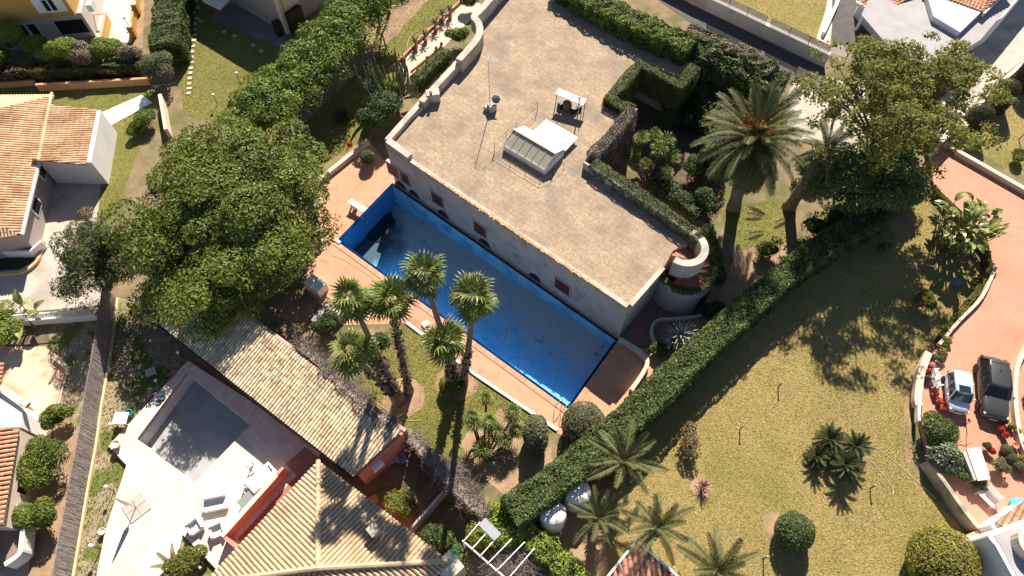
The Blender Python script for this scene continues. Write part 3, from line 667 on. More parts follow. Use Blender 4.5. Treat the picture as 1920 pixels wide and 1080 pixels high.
# diving board
q0, q1 = at(655,376,.75), at(684,394,.75)
r = empty('diving_board', tuple(at(660,385)), 'short white diving board on the orange deck at the pool end', 'diving board')
b = MB(); b.bar(q0, q1+(q1-q0)*.05, .5, .09); b.build('board', m_white, r, bevel=.02)
b = MB(); b.bar(q0.lerp(q1,.3)-Vector((0,0,.04)), Vector((*q0.lerp(q1,.3).xy, .05)), .35, .35); b.build('stand', m_white, r)
b = MB(); b.bar(q0.lerp(q1,.05)-Vector((0,0,.04)), Vector((*q0.lerp(q1,.05).xy, .05)), .3, .12); b.build('stand', m_white, r)
# ladder
r = empty('pool_ladder', tuple(at(1045,775)), 'bent steel hand rails of the ladder at the shallow pool corner', 'ladder')
ms_ = M('steel', (.5,.5,.5), None, rough=.3, metal=1)
c0 = at(1058,768); dn = (POOL[0]-POOL[3]).normalized(); dv = Vector((dn.y,-dn.x,0)); dv = dv if dv.y < 0 else -dv
for s_ in (.15, .7):
    c1 = POOL[3]+dn*s_; b = MB(); b.tube(smooth_path([c1+dv*.75+Vector((0,0,.05)), c1+dv*.65+Vector((0,0,.75)), c1+Vector((0,0,.85)), c1-dv*.18+Vector((0,0,.4)), c1-dv*.18+Vector((0,0,-.9))], 4), .025, 6); b.build('hand_rail', ms_, r, True)
for k in range(3):
    b = MB(); b.bar(POOL[3]+dn*.15-dv*.18+Vector((0,0,-.15-.27*k)), POOL[3]+dn*.7-dv*.18+Vector((0,0,-.15-.27*k)), .08, .03); b.build('step', ms_, r)
# grey pool
m_gp = M('grey_pool_plaster', (.31,.31,.32), (.37,.37,.38), .6, .8, .1, 15, 6, (.27,.26,.26), .5)
gr = empty('plunge_pool', tuple(GPOOL[3]), 'small empty grey pool sunk in the white terrace', 'swimming pool')
zf = -1.15; b = MB(); b.poly([Vector((p.x,p.y,zf)) for p in GPOOL][::-1]); b.build('floor', m_gp, gr)
m_gw_ = M('pool_side_plaster', (.56,.53,.50), (.63,.60,.57), .8, .85)
for i in range(4):
    A, B_ = GPOOL[i], GPOOL[(i+1)%4]; b = MB(); b.poly([A+Vector((0,0,-.003)), B_+Vector((0,0,-.003)), Vector((B_.x,B_.y,zf-.01)), Vector((A.x,A.y,zf-.01))]); b.build('side_wall', m_gw_, gr)
# ================================================================ buildings
UPv = Vector((0, 0, 1))
def roof_deck(name, root, pts, mat, th=.12, parent_part=None):
    """flat slab under the tiles; pts = 3D outline in one plane"""
    n = (pts[1]-pts[0]).cross(pts[2]-pts[0]).normalized(); n = n if n.z > 0 else -n
    b = MB(); k = len(pts)
    P_ = pts if (pts[1]-pts[0]).cross(pts[2]-pts[0]).z > 0 else pts[::-1]
    b.add(list(P_)+[p-n*th for p in P_], [tuple(range(k)), tuple(range(2*k-1, k-1, -1))]+[(i, i+k, (i+1)%k+k, (i+1)%k) for i in range(k)])
    return b.build(name, mat, parent_part or root)
def tile_mesh(b, a, c, e, n, w0, w1, r, lift0, lift1):
    """one barrel tile from upper end a to lower end c"""
    pr = [(-1, 0), (-.75, .62), (0, 1), (.75, .62), (1, 0)]; o = len(b.v)
    for q, w, lf in ((a, w0, lift0), (c, w1, lift1)):
        for x, y in pr: b.v.append(q+e*(x*w)+n*(y*r+lf))
    b.f += [(o+i, o+i+5, o+i+6, o+i+1) for i in range(4)]
    b.f.append((o+5, o+9, o+8, o+7, o+6))
def tile_plane(root, pts, mat, deckmat, pitch=.25, tl=.42, mode='row', deck=True, limit=300, count=None, jit=.012):
    """barrel tiles on a roof plane: rows run down the slope, each clipped to the outline"""
    pts = [Vector(p) for p in pts]; n = Vector((0,0,0))
    for i in range(len(pts)): n += pts[i].cross(pts[(i+1)%len(pts)])
    n.normalize(); n = n if n.z > 0 else -n
    d = (n*n.z-UPv).normalized(); e = n.cross(d)      # down the slope, across
    o = pts[0]; q = [((p-o).dot(e), (p-o).dot(d)) for p in pts]
    if deck: roof_deck('roof_slab', root, pts, deckmat)
    x0 = min(a for a, _ in q); x1 = max(a for a, _ in q); k = int((x1-x0)/pitch); rg = random.Random(5)
    rest = MB(); made = 0 if count is None else count[0]
    for i in range(k):
        x = x0+(i+.5)*(x1-x0)/k; ys = []
        for j in range(len(q)):
            (ax, ay), (bx, by) = q[j], q[(j+1)%len(q)]
            if (ax <= x < bx) or (bx <= x < ax): ys.append(ay+(by-ay)*(x-ax)/(bx-ax))
        ys.sort()
        for a, c in zip(ys[::2], ys[1::2]):
            if c-a < .15: continue
            m = max(1, round((c-a)/tl)); b = MB()
            for t in range(m):
                ya = a+(c-a)*t/m-.05; yb = a+(c-a)*(t+1)/m; xj = rg.uniform(-jit, jit)
                tb = b if mode == 'row' else MB()
                tile_mesh(tb, o+e*(x+xj)+d*ya, o+e*(x+xj)+d*yb, e, n, pitch*.33, pitch*.40, pitch*.33, .0, .02)
                if mode == 'tile':
                    if made < limit: tb.build('roof_tile', mat, root); made += 1
                    else: rest.add(tb.v, tb.f)
            if mode == 'row': b.build('tile_row', mat, root)
    if rest.v: tag(rest.build('roof_tiles', mat, root), kind='stuff')
    if count is not None: count[0] = made
def ridge(root, a, c, mat, r=.15):
    b = MB(); a = Vector(a); c = Vector(c); L = (c-a).length; k = max(1, int(L/.42))
    for i in range(k): b.tube([a.lerp(c, i/k), a.lerp(c, (i+1.08)/k)], [r*.86, r], 8)
    return b.build('ridge_tiles', mat, root)
def facade_rect(b, p0, p1, s0, s1, z0, z1, out, depth):
    """box on a wall plane: along s, up z, standing out from the wall face by out, depth inwards"""
    e = (p1-p0); e.z = 0; e.normalize(); n = Vector((e.y, -e.x, 0))
    c = Vector((p0.x, p0.y, 0))+e*(s0+s1)/2+n*(out-depth/2)+UPv*(z0+z1)/2
    R = Matrix((e, n, UPv)).transposed(); b.box(c, (abs(s1-s0), depth, abs(z1-z0)), rot=R); return b
m_roofc = M('villa_roof_concrete', (.295,.215,.148), (.49,.37,.262), 5.5, .95, .6, 14, 14, (.255,.195,.15), .5, f3=(.42,.7), brick=(.9,.45,.69))
m_villa = M('villa_wall', (.41,.375,.335), (.50,.46,.42), .9, .9, .15, 20, 8, (.26,.24,.22), 1.1, f3=(.52,.72))
m_para = M('parapet_plaster', (.46,.40,.34), (.56,.50,.43), 1.5, .9, .2, 15, 8, (.34,.30,.26), .8)
m_grey = M('parapet_grey', (.36,.34,.33), (.44,.42,.40), 1.3, .9, .2, 15)
m_lichen = M('orange_lichen', (.50,.25,.06), (.58,.36,.14), 5, .95, .5, 20)
m_shut = M('red_brown_shutter', (.085,.022,.018), (.12,.035,.028), 4, .6)
m_glass = M('window_glass', (.02,.025,.03), None, rough=.08, spec=.6)
m_blue = M('dark_blue_opening', (.015,.02,.055), None, rough=.4)
m_wood = M('weathered_wood', (.26,.19,.14), (.36,.28,.22), 6, .85)
m_rust = M('rusty_steel', (.10,.07,.055), (.17,.11,.08), 8, .8)
m_metal = M('grey_metal', (.38,.39,.40), None, rough=.4, metal=.8)
m_black = M('black_plastic', (.015,.015,.016), None, rough=.5)
RZ = 4.5
F0, F1 = at(725,275,RZ), at(1177,579,RZ)
vil = empty('villa', (F1.x, F1.y, 0), 'flat roofed grey villa with the bare concrete roof terrace beside the blue pool', 'house')
ROOF = [(725,275),(1177,579),(1243,503),(1262,470),(1306,446),(1095,303),(1196,204),(1135,185),(1203,110),(1280,150),(1312,116),(1272,62),(1180,22),(1040,-70),(960,-70),(900,30),(893,72),(818,178)]
b = MB(); b.prism(ats(ROOF, RZ), 0, RZ-.25); b.build('wall', m_villa, vil)
b = MB(); rp = ats(ROOF, RZ); b.prism(rp, RZ-.247, RZ); b.build('roof_terrace', m_roofc, vil)
b = MB(); b.prism(ats([(1120,330),(1306,458),(1262,470),(1243,503),(1177,579),(1150,560)], RZ), RZ, RZ+.02)
e = (F1-F0).normalized(); nn = Vector((e.y, -e.x, 0))
b = MB(); b.bar(F0+nn*-.12+UPv*.06, F1+nn*-.12-e*.1+UPv*.06, .34, .17); b.build('roof_kerb', m_para, vil)
b = MB(); b.bar(F1-e*.0+UPv*.06+nn*-.30, at(1243,503,RZ)+UPv*.06, .34, .168); b.build('roof_kerb', m_para, vil)
b = MB(); rg = random.Random(3); L_ = (F1-F0).length     # lichen grows along the edge
for i in range(420):
    t = rg.betavariate(2, 1.6)*.78+.12; q = F0+e*L_*t+nn*(rg.gauss(-.02, .07))+UPv*.155; s = rg.uniform(.025, .085)
    b.lathe(q, [(s, 0), (s*.7, .012), (.01, .014)], 6)
tag(b.build('lichen', m_lichen, vil), kind='stuff')
# windows with shutters, lintel step above; low arches at the pool edge
for wx, wy, sc in [(738,318,1), (760,333,.8), (821,373,1), (901,429,1), (1055,536,1.1)]:
    s, z = on_wall(wx, wy, F0, F1); w = .62*sc
    wn_ = MB(); facade_rect(wn_, F0, F1, s-w, s+w, z-.72, z+.6, .02, .3); o = wn_.build('window', m_glass, vil); sr_ = MB(); facade_rect(sr_, F0, F1, s-w-.09, s-w, z-.72, z+.7, .09, .3); facade_rect(sr_, F0, F1, s+w, s+w+.09, z-.72, z+.7, .088, .3); facade_rect(sr_, F0, F1, s-w, s+w, z+.6, z+.7, .086, .3); sr_.build('frame', m_grey, o)
    for sg in (-1, 1):
        b2 = MB(); facade_rect(b2, F0, F1, s+sg*.03, s+sg*w, z-.68, z+.55, .06, .05); sh = b2.build('shutter', m_shut, o)
    b2 = MB(); facade_rect(b2, F0, F1, s-w-.1, s+w+.1, z-.82, z-.72, .1, .3); b2.build('sill', m_grey, o)
for wx, wy in [(752,347),(777,366),(832,406),(909,459),(1003,525)]:
    s, z = on_wall(wx, wy, F0, F1); b2 = MB(); P2 = []
    for k in range(9):
        a = PI*k/8; P2.append((s+.62*math.cos(a), .02+.72*math.sin(a)))
    A = [Vector((F0.x, F0.y, 0))+e*x+nn*.015+UPv*zz for x, zz in P2]; Bk = [p-nn*.3 for p in A]; k = len(A)
    b2.add(A+Bk, [tuple(range(k))[::-1], tuple(range(k, 2*k))]+[(i, (i+1)%k, (i+1)%k+k, i+k) for i in range(k)]); b2.build('arched_opening', m_blue, vil)
# left parapet: broad wall with swept ends, stepped down towards the pool
def para(pts, th, h, mat=m_para, z=RZ): 
    b = MB(); wall_path(b, [at(x, y, z+h) for x, y in pts], th, z, z+h); return b.build('parapet', mat, vil, bevel=.03)
para([(726,262),(790,190)], .5, .45); para([(790,190),(845,130),(862,112)], .55, .8)
sp = smooth_path([at(860,112,RZ+1.3), at(885,84,RZ+1.3), at(899,62,RZ+1.3), at(897,42,RZ+1.3), at(889,30,RZ+1.3), at(905,14,RZ+1.3), at(960,-50,RZ+1.3)], 4)
b = MB(); wall_path(b, sp, .62, RZ, RZ+1.3); b.build('parapet', m_para, vil, bevel=.03)
b = MB(); b.box(at(812,180,RZ+.45)-UPv*.0, (1.1, .75, .9), rz=.2); b.build('parapet_pier', m_para, vil, bevel=.03)
para([(727,262),(768,292)], .55, .5)
# chimney pots, bracket on the parapet
o = MB().lathe(at(808,178,RZ+.9), [(.1,0),(.1,.22),(.15,.24),(.15,.3)], 10).build('roof_vent', m_black, vil)
# right planter parapet with ivy
PL = [(1095,303),(1300,440),(1322,455)]
b = MB(); w = [at(x, y, RZ+.75) for x, y in PL[:2]]; wall_path(b, w, .16, RZ, RZ+.75); b.build('planter_wall', m_grey, vil)
# round stair tower
cT = at(1287,502,3.2); rT = 2.05
tw = MB(); prof = []
ang0, ang1 = rad(-190), rad(60); nseg = 26; ring = [Vector((cT.x+rT*math.cos(ang0+(ang1-ang0)*i/nseg), cT.y+rT*math.sin(ang0+(ang1-ang0)*i/nseg), 0)) for i in range(nseg+1)]
wall_path(tw, ring, .24, 0, 3.3); tw.build('stair_tower_wall', M('tower_plaster', (.36,.345,.335), (.45,.43,.415), .8, .9, .12, 18), vil, False)
for k in range(15):      # winding terracotta steps
    a0 = rad(165)-rad(20)*k; a1 = a0-rad(20.2); zt = max(2.75, RZ-.15-.17*k)+.002*k
    P2 = [Vector((cT.x+r_*math.cos(a_), cT.y+r_*math.sin(a_), 0)) for r_, a_ in ((.05,a0),(1.92,a0),(1.92,a1),(.05,a1))]
    P2 = [p for p in P2]; b = MB(); b.prism(P2, 2.2, zt); b.build('stair_step', M('step_terracotta', (.34,.135,.10), (.42,.18,.13), 2, .85), vil)
aD = rad(-48); cD = Vector((cT.x+(rT+.02)*math.cos(aD), cT.y+(rT+.02)*math.sin(aD), .95)); MB().box(cD, (.34,1.0,1.9), rz=aD).build('doorway', m_black, vil)
# curled inner parapet above the stairs
cP = at(1284,465,RZ+.7); sp = [at(1300,441,RZ+.9)]
arc = [Vector((cP.x+1.4*math.cos(rad(a)), cP.y+1.4*math.sin(rad(a)), 0)) for a in range(62, -131, -12)]
b = MB(); wall_path(b, arc, .55, RZ-.7, RZ+.9); b.build('curled_parapet', m_para, vil, bevel=.03)
# glazed roof hatch (greenhouse), white sheet on the roof, rusty hand rails
gh = empty('rooftop_skylight', tuple(at(1008,270,RZ)), 'glazed skylight house with white frame standing on the villa roof', 'skylight')
g0, g1, g2, g3 = at(945,270,RZ+.7), at(1022,316,RZ+.7), at(1068,262,RZ+.7), at(992,222,RZ+.7)
ex = (g1-g0).normalized(); ey = (g3-g0).normalized(); Lx = (g1-g0).length; Ly = (g3-g0).length*.72
ey = Vector((-ex.y, ex.x, 0)); O = Vector((g0.x, g0.y, RZ))
m_gl2 = M('hazy_glass', (.55,.54,.47), (.66,.64,.56), 2, .5, spec=.3)
m_gp2 = bpy.data.materials.new('clear_glass'); m_gp2.use_nodes = True
_n = m_gp2.node_tree; _t = _n.nodes.new('ShaderNodeBsdfTransparent'); _x = _n.nodes.new('ShaderNodeMixShader'); _x.inputs[0].default_value = .38; _n.links.new(_t.outputs[0], _x.inputs[1]); _n.links.new(_n.nodes['Principled BSDF'].outputs[0], _x.inputs[2]); _n.links.new(_x.outputs[0], _n.nodes['Material Output'].inputs[0]); _p = _n.nodes['Principled BSDF']; _p.inputs['Base Color'].default_value = (.62,.58,.46,1); _p.inputs['Roughness'].default_value = .12; _p.inputs['Specular IOR Level'].default_value = .2; _p.inputs['Roughness'].default_value = .4
def gp(x, y, z): return O+ex*x+ey*y+UPv*z
b = MB(); rgv = .12
for (x0, y0), (x1, y1) in (((0,0),(Lx,0)),((Lx,0),(Lx,Ly)),((Lx,Ly),(0,Ly)),((0,Ly),(0,0))): b.bar(gp(x0,y0,.3), gp(x1,y1,.3), .12, .6)
b.build('base_wall', m_white, gh)
b = MB(); b.poly([gp(.1,.1,.06), gp(Lx-.1,.1,.06), gp(Lx-.1,Ly-.1,.06), gp(.1,Ly-.1,.06)]); b.build('stair_opening', M('hatch_floor', (.40,.36,.27), (.5,.45,.35), 2, .8), gh)
rx = .95; hr = 1.25; ym = Ly*.52     # gabled glass roof
for k in range(6):
    x0, x1 = Lx*k/6+.02, Lx*(k+1)/6-.02
    for ya, za, yb, zb, mm in ((-.12,.62,ym,hr,m_gp2), (ym+.02,hr,Ly+.12,.62,m_gl2)):
        b = MB(); A = [gp(x0,ya,za), gp(x1,ya,za), gp(x1,yb,zb), gp(x0,yb,zb)]; b.add(A+[p-UPv*.02 for p in A], [(0,1,2,3),(7,6,5,4),(0,4,5,1),(1,5,6,2),(2,6,7,3),(3,7,4,0)]); b.build('glass_pane', mm, gh)
for k in range(7):
    b = MB(); x = Lx*k/6; b.bar(gp(x,-.12,.63), gp(x,ym,hr+.02), .035, .04); b.bar(gp(x,ym,hr+.02), gp(x,Ly+.12,.63), .035, .04); b.build('glazing_bar', m_grey, gh)
b = MB(); b.bar(gp(-.05,ym,hr+.04), gp(Lx+.05,ym,hr+.04), .14, .08); b.build('ridge_beam', M('rusty_ridge', (.50,.38,.30), (.62,.52,.44), 6, .8), gh)
for x in (0, Lx):
    b = MB(); b.poly([gp(x,0,.62), gp(x,ym,hr-.01), gp(x,Ly,.62)]); b.build('gable_pane', m_gl2, gh)
ws = empty('white_roof_sheet', tuple(gp(Lx*.5,Ly+.9,0)), 'flat white painted sheet lying on the roof behind the skylight', 'sheet')
for k in range(3):
    b = MB(); w3 = Lx*.8/3; b.box(gp(Lx*.22+w3*(k+.5), Ly+1.05, .42), (w3-.015, 1.75, .05), rz=math.atan2(ex.y, ex.x)); b.build('panel', m_white, ws)
b = MB()
for x, y in ((Lx*.25,Ly+.3),(Lx*.95,Ly+.3),(Lx*.25,Ly+1.8),(Lx*.95,Ly+1.8)): b.bar(gp(x,y,0), gp(x,y,.4), .12)
b.build('support_blocks', m_grey, ws)
hr_ = empty('rusty_handrail', tuple(gp(-.6,.3,0)), 'thin rusty handrail running along the left side of the skylight', 'handrail')
for z in (.5, .95):
    b = MB(); b.tube([gp(-.5,-.6,z), gp(-.5,Ly+2.6,z)], .014, 6); b.build('rail', m_rust, hr_)
for y in (-.6, .9, 2.2, Ly+2.6):
    b = MB(); b.tube([gp(-.5,y,0), gp(-.5,y,.97)], .025, 6); b.build('post', m_rust, hr_)
lr = empty('rusty_guard_rail', tuple(gp(Lx/2,-.75,0)), 'low rusty guard rail lying round the front of the skylight', 'handrail')
for a_, c_ in ((gp(-.3,-.9,.45), gp(Lx+.2,-.9,.45)), (gp(-.3,-.9,.15), gp(Lx+.2,-.9,.15)), (gp(Lx+.2,-.9,.45), gp(Lx+.7,-.1,.45)), (gp(Lx+.7,.2,.45), gp(Lx+.7,1.6,.45))):
    b = MB(); b.tube([a_, c_], .013, 6); b.build('rail', m_rust, lr)
for x, y in ((-.3,-.9),(Lx*.33,-.9),(Lx*.7,-.9),(Lx+.2,-.9),(Lx+.7,-.1),(Lx+.7,1.6)):
    b = MB(); b.tube([gp(x,y,0), gp(x,y,.46)], .02, 6); b.build('post', m_rust, lr)
# boiler shelter
bs = empty('boiler_shelter', tuple(at(1068,212,RZ)), 'rusty lean-to shelter with boiler and red valve on the roof', 'shelter')
qa = [at(1044,171,RZ+1.3), at(1072,182,RZ+1.25), at(1097,192,RZ+1.15)]
b = MB(); b.bar(qa[0], qa[1], .75, .05); b.build('roof_panel', M('grey_sheet', (.25,.26,.29), (.33,.34,.37), 3, .5), bs)
b = MB(); b.bar(qa[1]-UPv*.06, qa[2], .8, .05); b.build('roof_panel', M('grey_sheet', (.3,.3,.3)), bs)
for q in qa+[at(1050,192,RZ+1.1), at(1090,210,RZ+1.0)]:
    b = MB(); b.bar(Vector((q.x,q.y,RZ)), q, .06); b.build('post', m_rust, bs)
for bx_, by_, bs_ in ((1052,200,.5),(1075,210,.45),(1085,205,.4)): MB().box(at(bx_,by_,RZ)+UPv*bs_/2, (bs_,bs_*.8,bs_), rz=.6).build('machine_box', m_black, bs)
b = MB(); c = at(1062,205,RZ); b.lathe(c, [(.32,.05),(.34,.1),(.34,.75),(.2,.85)], 14); b.build('boiler', m_rust, bs, True)
b = MB(); b.box(at(1068,198,RZ+.55), (.3,.22,.35), rz=.7); b.build('red_valve_box', M('red_paint', (.55,.06,.03), None, rough=.5), bs)
b = MB(); b.tube([at(1083,216,RZ), at(1083,216,RZ)+UPv*1.9], .05, 8); b.lathe(at(1083,216,RZ)+UPv*1.9, [(.05,0),(.13,.03),(.02,.12)], 8); b.build('flue', m_metal, bs)
# television mast
tm = empty('television_mast', tuple(at(919,206,RZ)), 'tall thin television aerial mast on a concrete block on the roof', 'aerial')
c = at(919,206,RZ); b = MB(); b.box(c+Vector((.15,-.05,.35)), (.62,.55,.7), rz=.5); b.build('concrete_block', m_grey, tm, bevel=.02)
b = MB(); b.box(c+Vector((-.28,.05,.2)), (.4,.35,.4), rz=.9); b.build('concrete_block', m_para, tm, bevel=.02)
b = MB(); b.tube([c+UPv*.1, c+UPv*5.3], [.035,.025], 6); b.build('mast', m_metal, tm)
b = MB(); b.tube([c+Vector((-.1,.5,5.2)), c+Vector((.75,-.25,5.2))], .014, 5)
for k in range(6): q = c+Vector((-.1,.5,5.2)).lerp(Vector((.75,-.25,5.2)), k/5); b.tube([q+Vector((.22,.25,0)), q-Vector((.22,.25,0))], .01, 4)
for s in (-1,1): b.tube([c+UPv*5.25, c+Vector((.35,.1*s,5.5+.2*s))], .012, 4)
b.build('aerial', M('white_metal', (.75,.75,.75), None, rough=.4), tm)
b = MB(); b.lathe(c+Vector((.5,.25,.95)), [(.02,0),(.2,.05),(.33,.14),(.34,.14),(.2,.06),(.02,.02)], 16); b.v = [Matrix.Rotation(.8, 3, 'X') @ (v-(c+Vector((.5,.25,.95))))+c+Vector((.5,.25,.95)) for v in b.v]; b.build('dish', m_metal, tm, True)
# ---------------------------------------------------------------- pool house with pale tiles
m_tpale = M('pale_roof_tile', (.62,.49,.32), (.74,.62,.44), 1.3, .9, .2, 25, 6, (.46,.27,.14), 2.4, f3=(.54,.64), isl=.32)
m_under = M('roof_underlay', (.22,.15,.10), (.29,.20,.135), 2, .95)
m_salmon = M('salmon_plaster', (.60,.235,.155), (.66,.28,.19), .6, .85, .1, 20)
ph = empty('pool_house', tuple(at(470,740)), 'long low pool house with variegated pale tile roof', 'house')
A, B_, C_, D_ = at(298,608,2.75), at(662,893,2.75), at(742,797,3.5), at(385,535,3.5)
nn2 = (B_-A).cross(D_-A); C2 = B_+(D_-A); C2 = Vector((C_.x, C_.y, 0)); dxy = (D_-A)
C_ = Vector((B_.x, B_.y, 0))+Vector((dxy.x, dxy.y, 0))*((Vector((C_.x-B_.x, C_.y-B_.y, 0))).length/Vector((dxy.x, dxy.y, 0)).length); C_.z = 3.5
dd = Vector((C_.x-B_.x, C_.y-B_.y, .75)); D_ = A+dd
tile_plane(ph, [B_, A, D_, C_], m_tpale, M('pale_underlay', (.42,.32,.22), (.5,.4,.28), 2, .95), .235, .42, 'tile')
ins = (B_-A).normalized()*.35; ind = Vector((dd.x, dd.y, 0)).normalized()
b = MB(); foot = [A+ins*.4+ind*.9, B_-ins*.12+ind*.45, C_-ins*.12-ind*.1, D_+ins*.4-ind*.1]; b.prism(foot, 0, 2.7); b.build('wall', m_salmon, ph)
b = MB(); wall_path(b, [B_-ins*.2+ind*.2, C_-ins*.2], .22, 2.3, 2.75); 
b = MB(); g = [B_-ins*.0+ind*.3, C_-ins*.0]; A4 = [Vector((g[0].x,g[0].y,0)), Vector((g[1].x,g[1].y,0)), Vector((g[1].x,g[1].y,3.2)), Vector((g[0].x,g[0].y,2.65))]; off = (B_-A).normalized()*.14
b.add([p-off for p in A4]+[p+off for p in A4], [(0,1,2,3),(7,6,5,4),(0,4,5,1),(1,5,6,2),(2,6,7,3),(3,7,4,0)]); b.build('gable_wall', m_salmon, ph)
b = MB(); b.bar(A-ind*.06-UPv*.08, B_-ind*.06-UPv*.08, .12, .14); b.build('gutter', m_black, ph)
b = MB(); wall_path(b, [D_+ins*.3+ind*.25, C_+ind*.25], .22, 0, 3.0); b.build('boundary_wall', M('pinkish_wall', (.42,.30,.25), (.5,.38,.32), 1, .9), ph)
for x, y in ((700,868),(728,828)):
    q = at(x, y, 2.1); b = MB(); b.box(q+Vector((.3,-.2,0)), (.35,.8,.55), rz=math.atan2(ind.y, ind.x)-PI/2); b.build('air_conditioner', m_white, ph, bevel=.02)
# ---------------------------------------------------------------- tan tiled house
m_ttan = M('tan_roof_tile', (.50,.36,.23), (.58,.43,.285), 1.2, .9, .15, 25, 6, (.42,.28,.17), .5, isl=.07)
th_ = empty('tan_roofed_house', tuple(at(600,1060)), 'hipped house with ribbed tan tile roof', 'house')
zE, zA = 3.1, 5.1
T = at(597,864,zE); Rr = at(842,1052,zE); Ap = at(597,1066,zA)
Lf = at(382,1094,zE); eTL = Lf-T
Bo = Rr+Lf-T
Ap = Vector((Ap.x, Ap.y, zA))
for tri in ((T, Rr, Ap), (Lf, T, Ap), (Rr, Bo, Ap), (Bo, Lf, Ap)): tile_plane(th_, list(tri), m_ttan, M('tan_underlay', (.30,.21,.135), (.36,.26,.17), 2, .95), .25, .42, 'row')
for q in (T, Rr, Lf): ridge(th_, q+UPv*.06, Ap+UPv*.12, m_ttan, .17)
b = MB(); cen = (T+Bo)/2; b.prism([cen+(p-cen)*.88 for p in (T, Rr, Bo, Lf)], 0, zE); b.build('wall', m_salmon, th_)
b = MB(); c = at(703,996,4.25); b.box(c, (.5,.5,.9), rz=.75); b.box(c+UPv*.5, (.66,.66,.1), rz=.75); b.build('chimney', m_para, th_, bevel=.02)
b = MB(); b.box(at(845,1068,1.6), (1.3,1.3,3.0), rz=.75); b.build('side_porch', m_cream, th_)
# salmon terrace walls of that house
tw_ = empty('salmon_terrace_wall', tuple(at(470,950)), 'salmon red terrace wall with pale coping between terrace and tan roof', 'wall')
b = MB(); wall_path(b, [at(414,1004,1.6), at(530,876,1.6)], .2, .3, 1.55); b.build('wall', m_salmon, tw_)
b = MB(); wall_path(b, [at(415,1005,1.65), at(518,890,1.65)], .3, 1.552, 1.63); b.build('coping', m_cream, tw_)
b = MB(); wall_path(b, [at(416,1003,1.6), at(448,1030,1.6)], .2, .3, 1.546); b.build('wall', m_salmon, tw_)
b = MB(); b.prism(ats([(446,1010),(560,888),(600,900),(600,960),(470,1045)], .32), .2, .325); b.build('passage_floor', M('brown_red_floor', (.30,.115,.085), (.36,.15,.11), 1.5, .8), tw_)
b = MB(); b.prism(ats([(535,870),(572,838),(600,860),(565,900)], .34), .2, .345); b.build('brick_steps', M('brick_floor', (.33,.15,.11), (.40,.2,.15), 5, .85, .3, 20), tw_)
# ---------------------------------------------------------------- left house with orange tiles
m_tor = M('orange_roof_tile', (.66,.44,.27), (.74,.53,.35), 1.5, .9, .15, 25, 6, (.48,.27,.15), .6, isl=.08)
lh = empty('orange_roofed_house', tuple(at(60,440)), 'house with pale orange ribbed tile roofs and white garage wing', 'house')
zE = 2.9
e0, e1 = at(73,303,zE), at(40,440,zE); u = (e1-e0).normalized(); rgt = Vector((-u.y, u.x, 0)); 
top = e0-u*5.6
k0 = at(97,172,zE+.35)
K0 = at(97,172,zE+.4)
rdg = Vector((rgt.x, rgt.y, 0))*-8.0 if rgt.x > 0 else Vector((rgt.x, rgt.y, 0))*8.0
rn = rdg.normalized()
def onpl(p_): q_ = Vector((p_.x, p_.y, 0)); return Vector((p_.x, p_.y, zE+.29*max(0, (q_-Vector((e0.x,e0.y,0))).dot(rn))))
RA, RB = onpl(e1+rdg-u*4), onpl(K0+rdg*.85+u*4); K0 = onpl(K0)
tile_plane(lh, [K0, e0, e1, RA, RB], m_tor, m_under, .245, .42, 'row')
tile_plane(lh, [e1, RA, e1+rdg*1.6+u*.5], m_tor, m_under, .245, .42, 'row')
tile_plane(lh, [K0, RB, at(-120,180,zE+.3)], M('sunlit_yellow_tile', (.62,.50,.28), (.70,.58,.35), 1.5, .9, isl=.06), m_under, .245, .42, 'row')  # facet facing the sun: sunlight put into a yellower tile colour
w0, w1, w2, w3 = at(86,196,zE+.5), at(181,206,zE), at(160,309,zE), at(73,303,zE+.5)
d_ = w1-w0; w3 = w2-d_; tile_plane(lh, [w0, w1, w2, w3], m_tor, m_under, .245, .42, 'row')
ridge(lh, at(97,174,zE+.45), at(72,300,zE+.45), m_tor, .13)
m_lw = M('grey_white_wall', (.62,.59,.57), (.70,.67,.65), .6, .85, .1, 18)
b = MB(); b.prism([Vector((w0.x,w0.y,0)), Vector((w1.x+.35,w1.y,0)), Vector((w2.x+.35,w2.y+.3,0)), Vector((w3.x,w3.y+.3,0))], 0, zE-.05); b.build('garage_wall', m_lw, lh)
m_lw2 = M('taupe_wall', (.36,.30,.28), (.42,.36,.34), .6, .85, .1, 18)
b = MB(); i0 = e0+rdg*.05; i1 = e1+rdg*.05; b.prism([i0-u*5, i1-u*.3, i1+rdg*.8, i0+rdg*.8-u*5], 0, zE-.05); b.build('wall', m_lw2, lh)
b = MB(); b.bar(e0-rdg*.008, e1-rdg*.008, .16, .2); b.build('fascia', m_white, lh)
for x, y in ((79,320),(67,386)):
    s, z = on_wall(x, y, Vector((i0.x,i0.y,0)), Vector((i1.x,i1.y,0))); b = MB(); ee = Vector((i1.x-i0.x, i1.y-i0.y, 0)).normalized(); nn_ = Vector((-ee.y, ee.x, 0)); nn_ = nn_ if nn_.x > 0 else -nn_
    c = Vector((i0.x,i0.y,0))+ee*s+nn_*.02+UPv*max(1.2, z); R = Matrix((ee, nn_, UPv)).transposed(); b.box(c, (1.5,.1,1.1), rot=R); o = b.build('window', m_white, lh)
    b = MB(); b.box(c+nn_*.04, (1.2,.08,.85), rot=R); b.build('pane', m_glass, o)
b = MB(); wall_path(b, [at(-40,470,.9), at(55,470,.9), at(76,452,.9)], .18, 0, .9); b.build('balcony_wall', m_white, lh)
b = MB(); wall_path(b, [at(-40,477,.5), at(50,475,.5), at(78,456,.5)], .1, .05, .85); 
